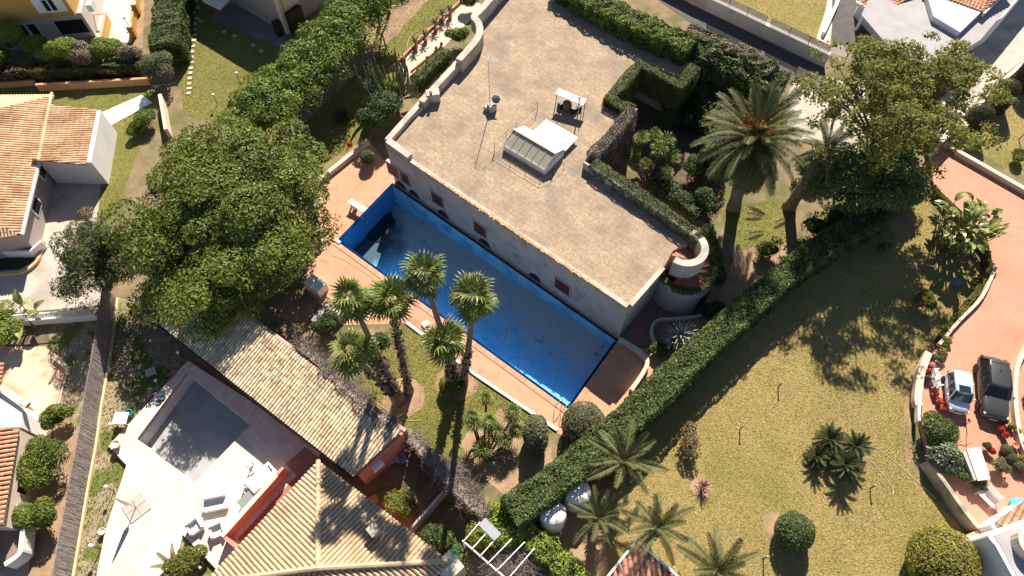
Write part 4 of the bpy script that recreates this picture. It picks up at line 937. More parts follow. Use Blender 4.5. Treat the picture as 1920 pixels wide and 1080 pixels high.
b = MB(); b.prism(ats([(-60,425),(42,443),(80,450),(60,470),(-60,470)], .3), 0, .3); b.build('porch_floor', m_conc, lh)
kw = MB(); sp = smooth_path(ats([(-30,512),(35,510),(66,492),(76,470),(80,452)], .25), 5); wall_path(kw, sp, .25, 0, .28); tag(kw.build('flower_bed_kerb', M('ochre_kerb', (.52,.33,.17), (.6,.4,.22), 2, .9), None), 'curved ochre kerb round the flower bed at the orange roofed house', 'kerb')
b = MB(); b.prism(ats([(-40,480),(55,478),(72,465),(70,485),(35,505),(-40,508)], .05), .0, .06); tag(b.build('flower_bed', M('dark_bed', (.03,.032,.015), (.05,.05,.025), 3, .95)), kind='structure')
# white concrete path and wall behind that house
sheet('white_path', ats([(192,330),(203,238),(286,193),(266,178),(205,205),(182,215),(182,330)]), .03, m_white)
# ---------------------------------------------------------------- yellow house
yh = empty('yellow_house', tuple(at(90,80)), 'ochre yellow two storey house with white double window', 'house')
m_och = M('ochre_plaster', (.52,.30,.085), (.58,.35,.11), .5, .85, .1, 18)
y0, y1 = at(-40,88), at(180,68); y1 = Vector((y1.x, y1.y, 0)); ey_ = (y1-y0).normalized(); yn = Vector((ey_.y, -ey_.x, 0)); Ly_ = (y1-y0).length
b = MB(); c0 = Vector((y0.x,y0.y,0)); b.prism([c0, y1, y1-yn*9, c0-yn*9], 0, 2.75); b.build('ground_floor_wall', M('pinkish_white_wall', (.55,.50,.47), (.6,.56,.53), .6, .85), yh)
b = MB(); s0 = 1.2; b.prism([c0+ey_*s0+yn*.35, y1-ey_*.4+yn*.35, y1-ey_*.4-yn*9, c0+ey_*s0-yn*9], 2.75, 6.2); b.build('upper_wall', m_och, yh)
Y0 = c0+yn*.0; 
for x, y, w, h, kind in ((55,58,1.0,1.75,'french_door'), (135,50,1.3,1.5,'picture_window'), (25,62,.9,1.4,'picture_window')):
    s, z = on_wall(x, y, c0, y1); b = MB(); facade_rect(b, c0, y1, s-w, s+w, max(.05, z-h/2), max(.05, z-h/2)+h, .04, .3); o = b.build(kind, m_white if kind == 'french_door' else m_glass, yh)
    if kind == 'french_door':
        for sg in (-1, 1):
            b = MB(); facade_rect(b, c0, y1, s+sg*w*.5-w*.36, s+sg*w*.5+w*.36, z-h*.42, z+h*.42, .06, .1); b.build('pane', m_glass, o)
U0, U1 = c0+yn*.35, y1+yn*.35
s, z = on_wall(93, 10, U0, U1); b = MB(); facade_rect(b, U0, U1, s-.55, s+.55, z-.75, z+.75, .04, .3); o = b.build('window', m_white, yh)
for sg in (-1, 1):
    b = MB(); facade_rect(b, U0, U1, s+sg*.27-.2, s+sg*.27+.2, z-.55, z+.6, .06, .1); b.build('pane', m_glass, o)
    b = MB(); facade_rect(b, U0, U1, s+sg*.95-.36, s+sg*.95+.36, z-.72, z+.72, .08, .08); b.build('shutter', m_white, o)
b = MB(); b.box(at(170,10,4.4), (.5,.9,.7), rz=.1); b.build('air_conditioner', m_white, yh, bevel=.03)
tw2 = empty('ochre_terrace_wall', tuple(at(190,80)), 'low ochre wall dividing the shaded and the sunlit terrace', 'wall')
b = MB(); wall_path(b, [at(186,85,1.1), at(197,25,1.1)], .22, 0, 1.1); b.build('wall', m_och, tw2)
b = MB(); wall_path(b, [at(185,85,1.15), at(197,24,1.15), at(172,26,1.15)], .3, 1.1, 1.18); b.build('coping', M('pink_coping', (.62,.34,.24), None, rough=.8), tw2)
tw3 = empty('ochre_boundary_wall', tuple(at(250,50)), 'ochre boundary wall with square pillars on the sunlit terrace edge', 'wall')
b = MB(); wall_path(b, [at(243,50,1.0), at(258,-40,1.0)], .22, 0, 1.0); b.build('wall', m_och, tw3)
for x, y in ((241,48),(249,6)):
    b = MB(); b.box(at(x,y,1.3)-UPv*.65, (.5,.5,1.3), rz=.1); p = b.build('pillar', m_och, tw3); b = MB(); b.box(at(x,y,1.36), (.58,.58,.08), rz=.1); b.build('cap', m_cream, p)
    b = MB(); q = at(x,y,1.4); b.tube([q, q+UPv*.8], .03, 6); b.sphere(q+UPv*.85, .1, 8, 6); b.build('lamp', m_black, p)
ow = MB(); wall_path(ow, [at(-30,157,.6), at(64,150,.6)], .22, 0, .6); ow.build('garden_wall', M('orange_wall', (.52,.27,.13), (.58,.32,.17), .8, .85), None, label='short orange garden wall at the left picture edge below the shrubs', cat='wall')
ow = MB(); wall_path(ow, [at(66,158,.8), at(276,146,.8)], .25, 0, .8); ow.build('garden_wall', M('orange_wall', (.5,.27,.13)), None, label='long orange garden wall below the dense row of shrubs', cat='wall')
# ---------------------------------------------------------------- grey neighbour house (top)
gh2 = empty('grey_house', tuple(at(520,30)), 'grey neighbour house with cream corner cut off by the top edge', 'house')
m_gw = M('grey_brown_wall', (.32,.27,.235), (.38,.33,.29), .7, .9)
b = MB(); P0, P1 = at(430,2), at(535,62); ee = (P1-P0).normalized(); en = Vector((ee.y,-ee.x,0)); b.prism([P0-ee*6, P1, P1-en*8, P0-ee*6-en*8], 0, 5.6); b.build('wall', m_gw, gh2)
b = MB(); b.prism([P1+en*.05, P1+ee*.5+en*.05, P1+ee*.5-en*2.2, P1-en*2.2], 0, 5.9); b.build('cream_corner', m_cream, gh2)
b = MB(); b.prism([P1+ee*.5-en*.3, P1+ee*1.1-en*.3, P1+ee*1.1-en*2.0, P1+ee*.5-en*2], 0, 2.4); b.build('dark_door', m_black, gh2)
b = MB(); b.bar(at(448,5,.5), at(520,45,.5), .3, .25); b.build('plinth', m_grey, gh2)
b = MB(); b.prism(ats([(378,-40),(440,-10),(428,3),(412,18),(380,2)], 2.5), 2.4, 2.55); o = b.build('awning', m_cream, None); tag(o, 'cream square awning reaching in from the top edge above the grey patio', 'awning')
bk = MB(); bk.box(at(525,50,.75), (1.2,.6,1.5), rz=.75); o = bk.build('barbecue_block', M('dark_soot', (.03,.025,.025), None, rough=.8), gh2)
b = MB(); b.box(at(548,38,.45), (.8,.8,.06)); b.build('table', m_conc, gh2)
# ---------------------------------------------------------------- white house (top right)
wh = empty('white_house', tuple(at(1660,60)), 'white house with red tiled porch partly behind the leafy tree', 'house')
m_ww = M('white_house_wall', (.62,.60,.62), (.68,.66,.67), .6, .85)
b = MB(); b.prism(ats([(1660,95),(1750,130),(1810,100),(1845,80),(1980,-80),(1640,-80),(1600,30)]), 0, 3.0); b.build('wall', m_ww, wh)
b = MB(); b.prism(ats([(1560,75),(1610,100),(1690,135),(1720,70),(1640,10),(1590,-30),(1560,0)]), .0, .03); b.build('porch_floor', m_road, wh)
tile_plane(wh, [at(1612,8,2.6), at(1660,33,2.6), at(1715,-10,3.3), at(1660,-60,3.3)], M('red_roof_tile', (.48,.225,.13), (.56,.30,.19), 2, .9, isl=.15), m_under, .30, .4, 'row')
tile_plane(wh, [at(1825,-10,3.7), at(1842,22,3.7), at(1905,-30,4.3), at(1880,-60,4.3)], MATS['red_roof_tile'], m_under, .30, .4, 'row')
b = MB(); b.bar(at(1604,5,2.5), at(1668,38,2.5), .25, .35); b.build('porch_beam', m_white, wh)
for x, y in ((1625,18),(1664,36)):
    q = at(x,y,2.4); b = MB(); b.tube([Vector((q.x,q.y,0)), q], .16, 10); b.build('porch_column', m_white, wh)
b = MB(); b.prism(ats([(1735,-20),(1800,-20),(1842,20),(1800,60),(1750,30)], 3.6), 3.0, 3.6); b.build('upper_wall', m_ww, wh)
s0 = at(1790,22,2.2); b = MB(); b.box(s0, (1.6,.4,2.2), rz=-.6); b.build('window', m_glass, wh)
b = MB(); wall_path(b, [at(1845,24,3.7), at(1900,-30,3.7)], .2, 3.3, 3.7); b.build('fascia', m_white, wh)
b = MB(); wall_path(b, ats([(1545,60),(1570,5),(1580,-40)], .5), .3, 0, .5); b.build('low_wall', m_white, wh)
sheet('garden_path', ats([(1530,75),(1548,20),(1560,-40),(1585,-40),(1562,30),(1556,85)]), .02, m_cream)
tile_plane(wh, [at(1733,-18,3.65), at(1842,22,3.65), at(1880,-60,4.4), at(1765,-95,4.4)], MATS['red_roof_tile'], m_under, .30, .4, 'row')
m_lil = M('grey_flat_roof', (.33,.31,.32), (.40,.38,.385), .8, .9)
MB().prism(ats([(1668,90),(1750,122),(1805,95),(1838,75),(1960,-70),(1660,-70),(1615,28)], 3.0), 3.002, 3.03).build('flat_roof', m_lil, wh)
# boundary wall with slatted railing
def railing(name, label, pts, z0, z1, nsl, mat, th=.05, sp=2.0, cat='railing', group=None):
    r = empty(name, (pts[0].x, pts[0].y, z0), label, cat, group)
    for i in range(len(pts)-1):
        a, c = pts[i], pts[i+1]; L = (c-a).length; d = (c-a)/L
        for k in range(nsl):
            z = z0+.08+(z1-z0-.12)*k/(nsl-1); b = MB(); b.bar(Vector((a.x,a.y,z))+d*.05, Vector((c.x,c.y,z))-d*.05, .03, (z1-z0)/nsl*.55); b.build('slat', mat, r)
        m = max(1, round(L/sp))
        for k in range(m+1):
            p = a+d*L*k/m; b = MB(); b.box(Vector((p.x,p.y,(z0+z1)/2)), (th,th,z1-z0)); b.build('post', mat, r)
    return r
m_rail = M('brown_grey_metal', (.15,.13,.13), (.19,.17,.165), 3, .6)
bw = empty('street_wall', tuple(at(1440,90)), 'long white rendered street wall below the brown slatted railing', 'wall')
W0, W1 = at(1322,18), at(1545,125)
b = MB(); wall_path(b, [W0, W1], .28, 0, 1.45); b.build('wall', M('street_wall_render', (.56,.53,.53), (.64,.61,.61), .7, .9, .1, 15, 6, (.40,.35,.33), .9, f3=(.62,.7)), bw)
b = MB(); wall_path(b, [W0, W1], .4, 1.452, 1.52); b.build('coping', m_white, bw)
ee = (W1-W0).normalized(); L_ = (W1-W0).length
for k, lab in enumerate(('upper left stretch of brown slatted railing on the white street wall', 'lower right stretch of brown slatted railing on the white street wall near the tree')):
    railing('slat_railing', lab, [W0+ee*(L_*(.02+.5*k)), W0+ee*(L_*(.48+.5*k))], 1.52, 2.35, 6, m_rail, group='slatted railings on the street wall')
# old grey wall continuing to the upper left
b = MB(); wall_path(b, [at(1322,18), at(1300,8), at(1210,-40)], .3, 0, 1.6); b.build('old_street_wall', m_para, None, label='old brown grey wall at the far side of the road beyond the tall hedge', cat='wall')
railing('driveway_gate', 'low grey slatted gate across the pale forecourt beside the palm', [at(1490,140), at(1560,172)], 0.02, .95, 6, M('gate_grey', (.16,.16,.18), None, rough=.5), sp=1.6, cat='gate')
# kerb walls round the forecourt and the ochre gate house at the driveway
b = MB(); wall_path(b, [at(1765,190,.6), at(1815,218,.6), at(1870,160,.6), at(1990,55,.6)], .3, 0, .6); b.build('white_kerb_wall', m_white, None, label='low white wall with a bend beside the clipped cypress domes', cat='wall')
gt = empty('gate_house', tuple(at(1770,260)), 'ochre gate pillars with cream caps at the top of the red driveway', 'gate')
for pts, h, m_, nm in (([(1760,262),(1790,232)], 1.9, m_och, 'pillar_wall'), ([(1795,225),(1812,238)], 1.6, m_och, 'pillar_wall')):
    b = MB(); wall_path(b, [at(x,y,h) for x,y in pts], .7, 0, h); b.build(nm, m_, gt); b = MB(); wall_path(b, [at(x,y,h+.05) for x,y in pts], .85, h+.002, h+.1); b.build('cap', m_cream, gt)
b = MB(); b.box(at(1748,283,.9), (.6,.5,.8), rz=.7); b.build('post_box', m_white, gt)
# ---------------------------------------------------------------- left lower house
bl = empty('corner_house', tuple(at(15,900)), 'house with red brown tile roof cut off by the left edge, below the patio', 'house')
m_tred = M('red_brown_tile', (.50,.255,.15), (.58,.33,.21), 1.6, .9, .15, 25, isl=.12)
tile_plane(bl, [at(37,803,2.8), at(8,985,2.8), at(-90,990,3.8), at(-90,800,3.8)], m_tred, m_under, .30, .42, 'row')
tile_plane(bl, [at(8,680,2.8), at(0,735,2.8), at(-60,740,3.4), at(-60,680,3.4)], m_tred, m_under, .30, .42, 'row')
q0, q1 = at(40,804,2.6), at(10,985,2.6)
b = MB(); b.prism([Vector((q0.x-.2,q0.y,0)), Vector((q1.x-.2,q1.y,0)), Vector((q1.x-5,q1.y,0)), Vector((q0.x-5,q0.y,0))], 0, 2.7); b.build('wall', M('cream_wall', (.62,.50,.39), (.68,.56,.45), .6, .85), bl)
b = MB(); b.prism(ats([(0,735),(35,760),(42,770),(38,800),(-40,800),(-40,730)], 2.5), 0, 2.5); b.build('white_wing', m_white, bl)
b = MB(); b.bar(at(2,726,2.75), at(53,760,2.75), .35, .25); b.build('porch_beam', m_cream, bl)
for k in range(7):
    q = at(20+k*3, 742+k*3, 1.8); b = MB(); b.bar(q, q-UPv*1.2+Vector((.3,0,0)), .05); b.build('lattice_slat', M('salmon_wood', (.5,.25,.17), None, rough=.8), bl)
for x, y in ((42,902),(38,925)):
    b = MB(); b.box(at(x,y,1.3), (.12,.7,.9)); b.build('window', m_glass, bl)
sp = smooth_path([at(x,y,1.25) for x,y in [(28,952),(45,953),(50,975),(46,1020),(42,1040),(15,1060)]], 4)
b = MB(); b.prism(ats([(5,955),(45,955),(50,980),(44,1035),(10,1062),(-60,1062),(-60,955)], .9), .3, .9); b.build('balcony_floor', M('brown_balcony', (.22,.14,.11), (.28,.19,.15), 1, .85), bl)
b = MB(); wall_path(b, sp, .28, .5, 1.6); b.build('balcony_wall', m_white, bl, bevel=.02)
# ---------------------------------------------------------------- bottom right house
br = empty('white_villa', tuple(at(1900,1040)), 'white rounded villa corner with terracotta tile porch at the lower right corner', 'house')
b = MB(); pts = smooth_path(ats([(1866,1022),(1853,1006),(1862,994),(1885,987)], 3.6), 4)+ats([(1990,948),(1990,1130),(1930,1130),(1895,1075)], 3.6); b.prism(pts, 0, 3.6); b.build('wall', m_white, br)
b = MB(); b.prism(ats([(1858,983),(1882,966),(1915,940),(1935,955),(1890,990),(1870,1000)], 2.3), 0, 2.3); b.build('porch_wall', m_white, br)
tile_plane(br, [at(1866,980,2.45), at(1890,992,2.45), at(1950,955,2.9), at(1926,935,2.9)], MATS['red_roof_tile'], m_under, .30, .4, 'row')
tile_plane(br, [at(1885,1078,3.0), at(1925,1110,3.0), at(1990,1060,3.4), at(1955,1030,3.4)], MATS['red_roof_tile'], m_under, .30, .4, 'row')
b = MB(); c = at(1938,1020,4.0); sp = [Vector((c.x+.95*math.cos(a), c.y+.95*math.sin(a), 0)) for a in [rad(t) for t in range(120, 290, 15)]]; wall_path(b, sp, .25, 3.6, 4.4); b.build('roof_parapet', m_cream, br)
MB().prism(ats([(1872,1018),(1862,1004),(1890,994),(1985,957),(1985,1120),(1930,1120),(1900,1070)], 3.6), 3.602, 3.63).build('flat_roof', M('grey_flat_roof', (.33,.31,.32)), br)  # grey slab added to dim the roof, the walls' shade put into its colour
b = MB(); b.box(at(1898,1042,1.6), (1.5,.5,1.2), rz=-.75); b.build('window', m_shut, br)
# small red roof at the bottom edge
sr = empty('red_tiled_shed', tuple(at(1200,1080)), 'small shed with red tiled roof and white edge at the bottom edge', 'shed')
s0, s1, s2 = at(1193,1014,2.7), at(1275,1085,2.4), at(1128,1095,2.4); s3 = s1+s2-s0
tile_plane(sr, [s0, s1, s3, s2], M('shed_red_tile', (.50,.20,.14), (.58,.26,.19), 2, .85, isl=.06), m_under, .32, .5, 'row')
for a, c in ((s0,s1),(s0,s2)):
    b = MB(); b.bar(a+UPv*.05, c+UPv*.05, .14, .16); b.build('white_edge', m_white, sr)
b = MB(); cen = (s1+s2)/2; b.prism([cen+(p-cen)*.9 for p in (s0,s1,s3,s2)], 0, 2.3); b.build('wall', m_cream, sr)
# ================================================================ trees, hedges, palms
def pz(pts, z): return [at(x, y, z) for x, y in pts]
hedge('clipped_hedge', 'long clipped green hedge running diagonally between villa garden and dry lawn', pz([(1722,318),(1640,398),(1560,446),(1500,490),(1430,548),(1330,636),(1230,735),(1150,810),(1075,874),(1000,930),(955,960)], 3.0), 2.0, 0, 3.0, L_hedge, 250, .16, .09, amp=.17)
hedge('hedge_corner', 'short thick hedge block jutting out towards the white water tanks', pz([(1078,858),(1096,873)], 2.9), 1.6, 0, 2.9, L_hedge, 250, .16, .09)
hedge('boundary_hedge', 'loose yellow green hedge descending to the bottom edge beside the sandy yard', pz([(955,968),(985,1000),(1022,1030),(1060,1062),(1100,1100)], 2.0), 1.5, 0, 2.0, L_lime, 210, .17, .1, amp=.25)
hedge('street_hedge', 'tall dark hedge along the road casting its shadow on the villa roof', pz([(1050,-45),(1120,0),(1190,35),(1255,62),(1300,82)], 6.1), 2.5, 0, 6.1, L_row, 190, .19, .11, amp=.25)
hedge('street_hedge', 'broad overgrown hedge with dry brown top between courtyard and road', pz([(1285,62),(1340,85),(1405,118),(1470,150)], 5.6), 3.6, 0, 5.4, L_hedge, 190, .2, .11, amp=.45, rnd=.9, seed=8)
twp = pz([(1300,55),(1340,72),(1390,98),(1430,118)], 5.5)
for i in range(4): pass
hedge('dry_hedge_top', 'brown withered growth on top of the broad street hedge', pz([(1290,52),(1340,70),(1395,98),(1450,130)], 5.7), 1.9, 5.0, 5.75, LEAF('leaf_half_dry', (.12,.105,.055), (.24,.20,.13), (.33,.27,.2), trl=.15), 420, .16, .08, amp=.3, rnd=.4, seed=9)
hedge('ivy_planter_hedge', 'clipped ivy in the planter along the right edge of the villa roof', pz([(1112,302),(1180,348),(1250,395),(1316,444)], RZ+.95), 1.0, RZ-.6, RZ+.95, LEAF('leaf_ivy', (.06,.08,.03), (.17,.19,.075), (.26,.235,.13)), 330, .11, .07, amp=.1, rnd=.2, cat='hedge')
hedge('dead_ivy_hedge', 'brown leafless ivy hedge at the inner corner of the villa roof', pz([(1112,290),(1150,247),(1186,205)], RZ+1.0), 1.15, 1.2, RZ+1.0, L_dry, 330, .13, .05, amp=.15)
hedge('ivy_atrium_hedge', 'square cut green ivy hedge framing the small atrium in the roof', pz([(1186,204),(1143,181),(1201,117),(1276,157),(1304,122)], RZ+.85), 1.15, 2.6, RZ+.85, LEAF('leaf_ivy2', (.055,.075,.02), (.17,.185,.055), (.25,.23,.10)), 330, .11, .07, amp=.1, rnd=.2)
hedge('clipped_hedge', 'broad dark green clipped hedge block beside the stepping stones', pz([(318,-40),(312,20),(307,82)], 2.6), 2.9, 0, 2.6, L_hedge, 240, .17, .09, amp=.2)
hedge('mixed_hedge', 'brown green hedge base above the orange garden wall', pz([(-40,128),(100,122),(268,112)], 1.5), 1.5, 0, 1.5, LEAF('leaf_brown_green', (.08,.075,.025), (.20,.17,.055), (.28,.2,.1)), 240, .17, .09, amp=.25)
hedge('path_hedge', 'low clipped hedge between the pale path and the villa parapet', pz([(778,146),(808,118),(838,92)], 1.1), 1.3, 0, 1.1, L_hedge, 260, .13, .08)
hedge('drive_border_hedge', 'thin low hedge strip along the upper bend of the red driveway', pz([(1755,352),(1795,395),(1850,455),(1858,500),(1835,545),(1800,590),(1765,632)], .8), .5, .0, .8, L_olive, 240, .12, .07, amp=.08)
hedge('garden_border_hedge', 'dark ivy border at the foot of the courtyard palms', pz([(1330,420),(1345,470),(1350,520)], .8), .9, 0, .8, L_hedge, 220, .14, .09, amp=.2)
# withered creeper on the pool house wall and the boundary wall
hedge('withered_creeper', 'withered brown creeper along the upper wall of the pale tiled pool house', pz([(555,642),(610,690),(660,738),(705,775),(740,800)], 3.7), .85, 1.6, 3.75, L_dry, 190, .13, .045, amp=.3, rnd=.3, core=m_twig, cat='creeper')
hedge('withered_creeper', 'withered grey creeper on the wall beyond the palms below the small lawn', pz([(765,812),(810,860),(850,905),(890,945),(915,965)], 2.3), 1.2, 0, 2.1, LEAF('leaf_dry_grey', (.12,.095,.085), (.24,.20,.18), (.33,.28,.26), trl=.1), 200, .13, .05, amp=.35, rnd=.4, core=m_twig, cat='creeper')
for i, (x, y, z, s) in enumerate([(575,655,3.4,1.0),(620,690,3.5,1.0),(665,728,3.5,1.1),(690,752,3.5,.9),(725,795,3.3,.8)]):
    twig_mass('dead_branches', 'bare branches spilling over the %s of the pale roof' % ('far left ridge end','left ridge part','ridge middle','ridge right of the middle','right ridge end')[i], at(x,y,z-.4), s*1.1, s*.9, 1.0, 420, 'branches', 'bare branches on the pool house wall', i, .9)
for i, (x, y, s, lab) in enumerate([(845,885,1.3,'bare twigs on the wall below the dwarf palms'), (880,930,1.2,'bare twigs above the dark garden next to the lime shrub'), (975,1060,1.6,'bare grey shrub under the white pergola bars'), (935,1075,1.2,'bare brown shrub at the bottom edge left of the pergola shrub')]):
    twig_mass('bare_shrub', lab, at(x,y,1.0), s, s*.9, 1.2, 700, 'shrub', 'bare shrubs in the lower garden', 20+i, 1.0)
hedge('court_hedge', 'overgrown dark hedge round the upper right corner of the courtyard', pz([(1318,150),(1350,195),(1352,245),(1340,285)], 3.2), 2.2, 0, 3.1, L_hedge, 170, .2, .11, amp=.5, rnd=.7, seed=12)
hedge('court_undergrowth', 'low tangled undergrowth below the ivy planter in the courtyard', pz([(1225,330),(1275,365),(1318,395)], .9), 1.6, 0, .9, L_dark, 170, .22, .1, amp=.4, rnd=.4, seed=13)
# trees
tree('ficus_tree', 'huge dense dark green tree covering the left garden and pool deck', at(455,470), at(420,408,4.6), (7.6,9.6,3.9), 92000, L_ficus, .26, .13, 125, (.10,.22), .55, seed=4, fill=.08, low=-.25, limbs=24)
tree('conifer_tree', 'feathery green conifer left of the huge tree at the concrete drive', at(205,530), at(186,490,3.6), (3.0,3.3,3.0), 17000, LEAF('leaf_conifer', (.025,.042,.012), (.10,.125,.03), (.19,.19,.05)), .26, .07, 46, (.2,.34), .25, seed=6, zmin=.4)
ORD = ['first', 'second', 'third', 'fourth', 'fifth', 'sixth', 'seventh', 'eighth', 'ninth', 'tenth', 'eleventh']
for i in range(11):
    x = 482+i*23+(5 if i % 2 else 0); y = 214-i*23; R = 2.15+.3*((i*7) % 3)/2
    tree('row_tree', '%s glossy green tree of the diagonal row counted from the huge tree' % ORD[i], at(x+18,y+40), at(x,y+8,3.7+.3*(i % 2)), (R*1.2,R*1.15,2.0), 6800, L_row, .25, .125, 26, (.26,.42), .14, group='trees in the diagonal row', seed=10+i, low=-.2, limbs=7)
tree('leafy_tree', 'tall open olive green tree in front of the white house', at(1594,342), at(1680,190,9.4), (8.2,6.8,4.2), 21000, L_olive, .29, .14, 230, (.05,.12), .3, seed=21, fill=.25, low=-.5, limbs=46, shell=(.3,1.1))
tree('shade_tree', 'dense dark green tree below the tall olive tree beside the hedge', at(1625,380), at(1618,335,4.0), (4.6,3.4,2.8), 17000, L_hedge, .27, .15, 50, (.2,.33), .25, seed=23)
tree('shade_tree', 'dark green tree at the driveway end of the long hedge', at(1700,310), at(1705,262,3.8), (2.7,2.4,2.2), 9000, L_ficus, .24, .13, 30, (.26,.4), .2, seed=25)
tree('thin_tree', 'thin sparse tree between the canary palm and the slatted gate', at(1560,235), at(1555,185,4.2), (1.8,1.8,2.2), 1500, L_olive, .24, .12, 16, (.2,.3), .1, seed=27, limbs=14)
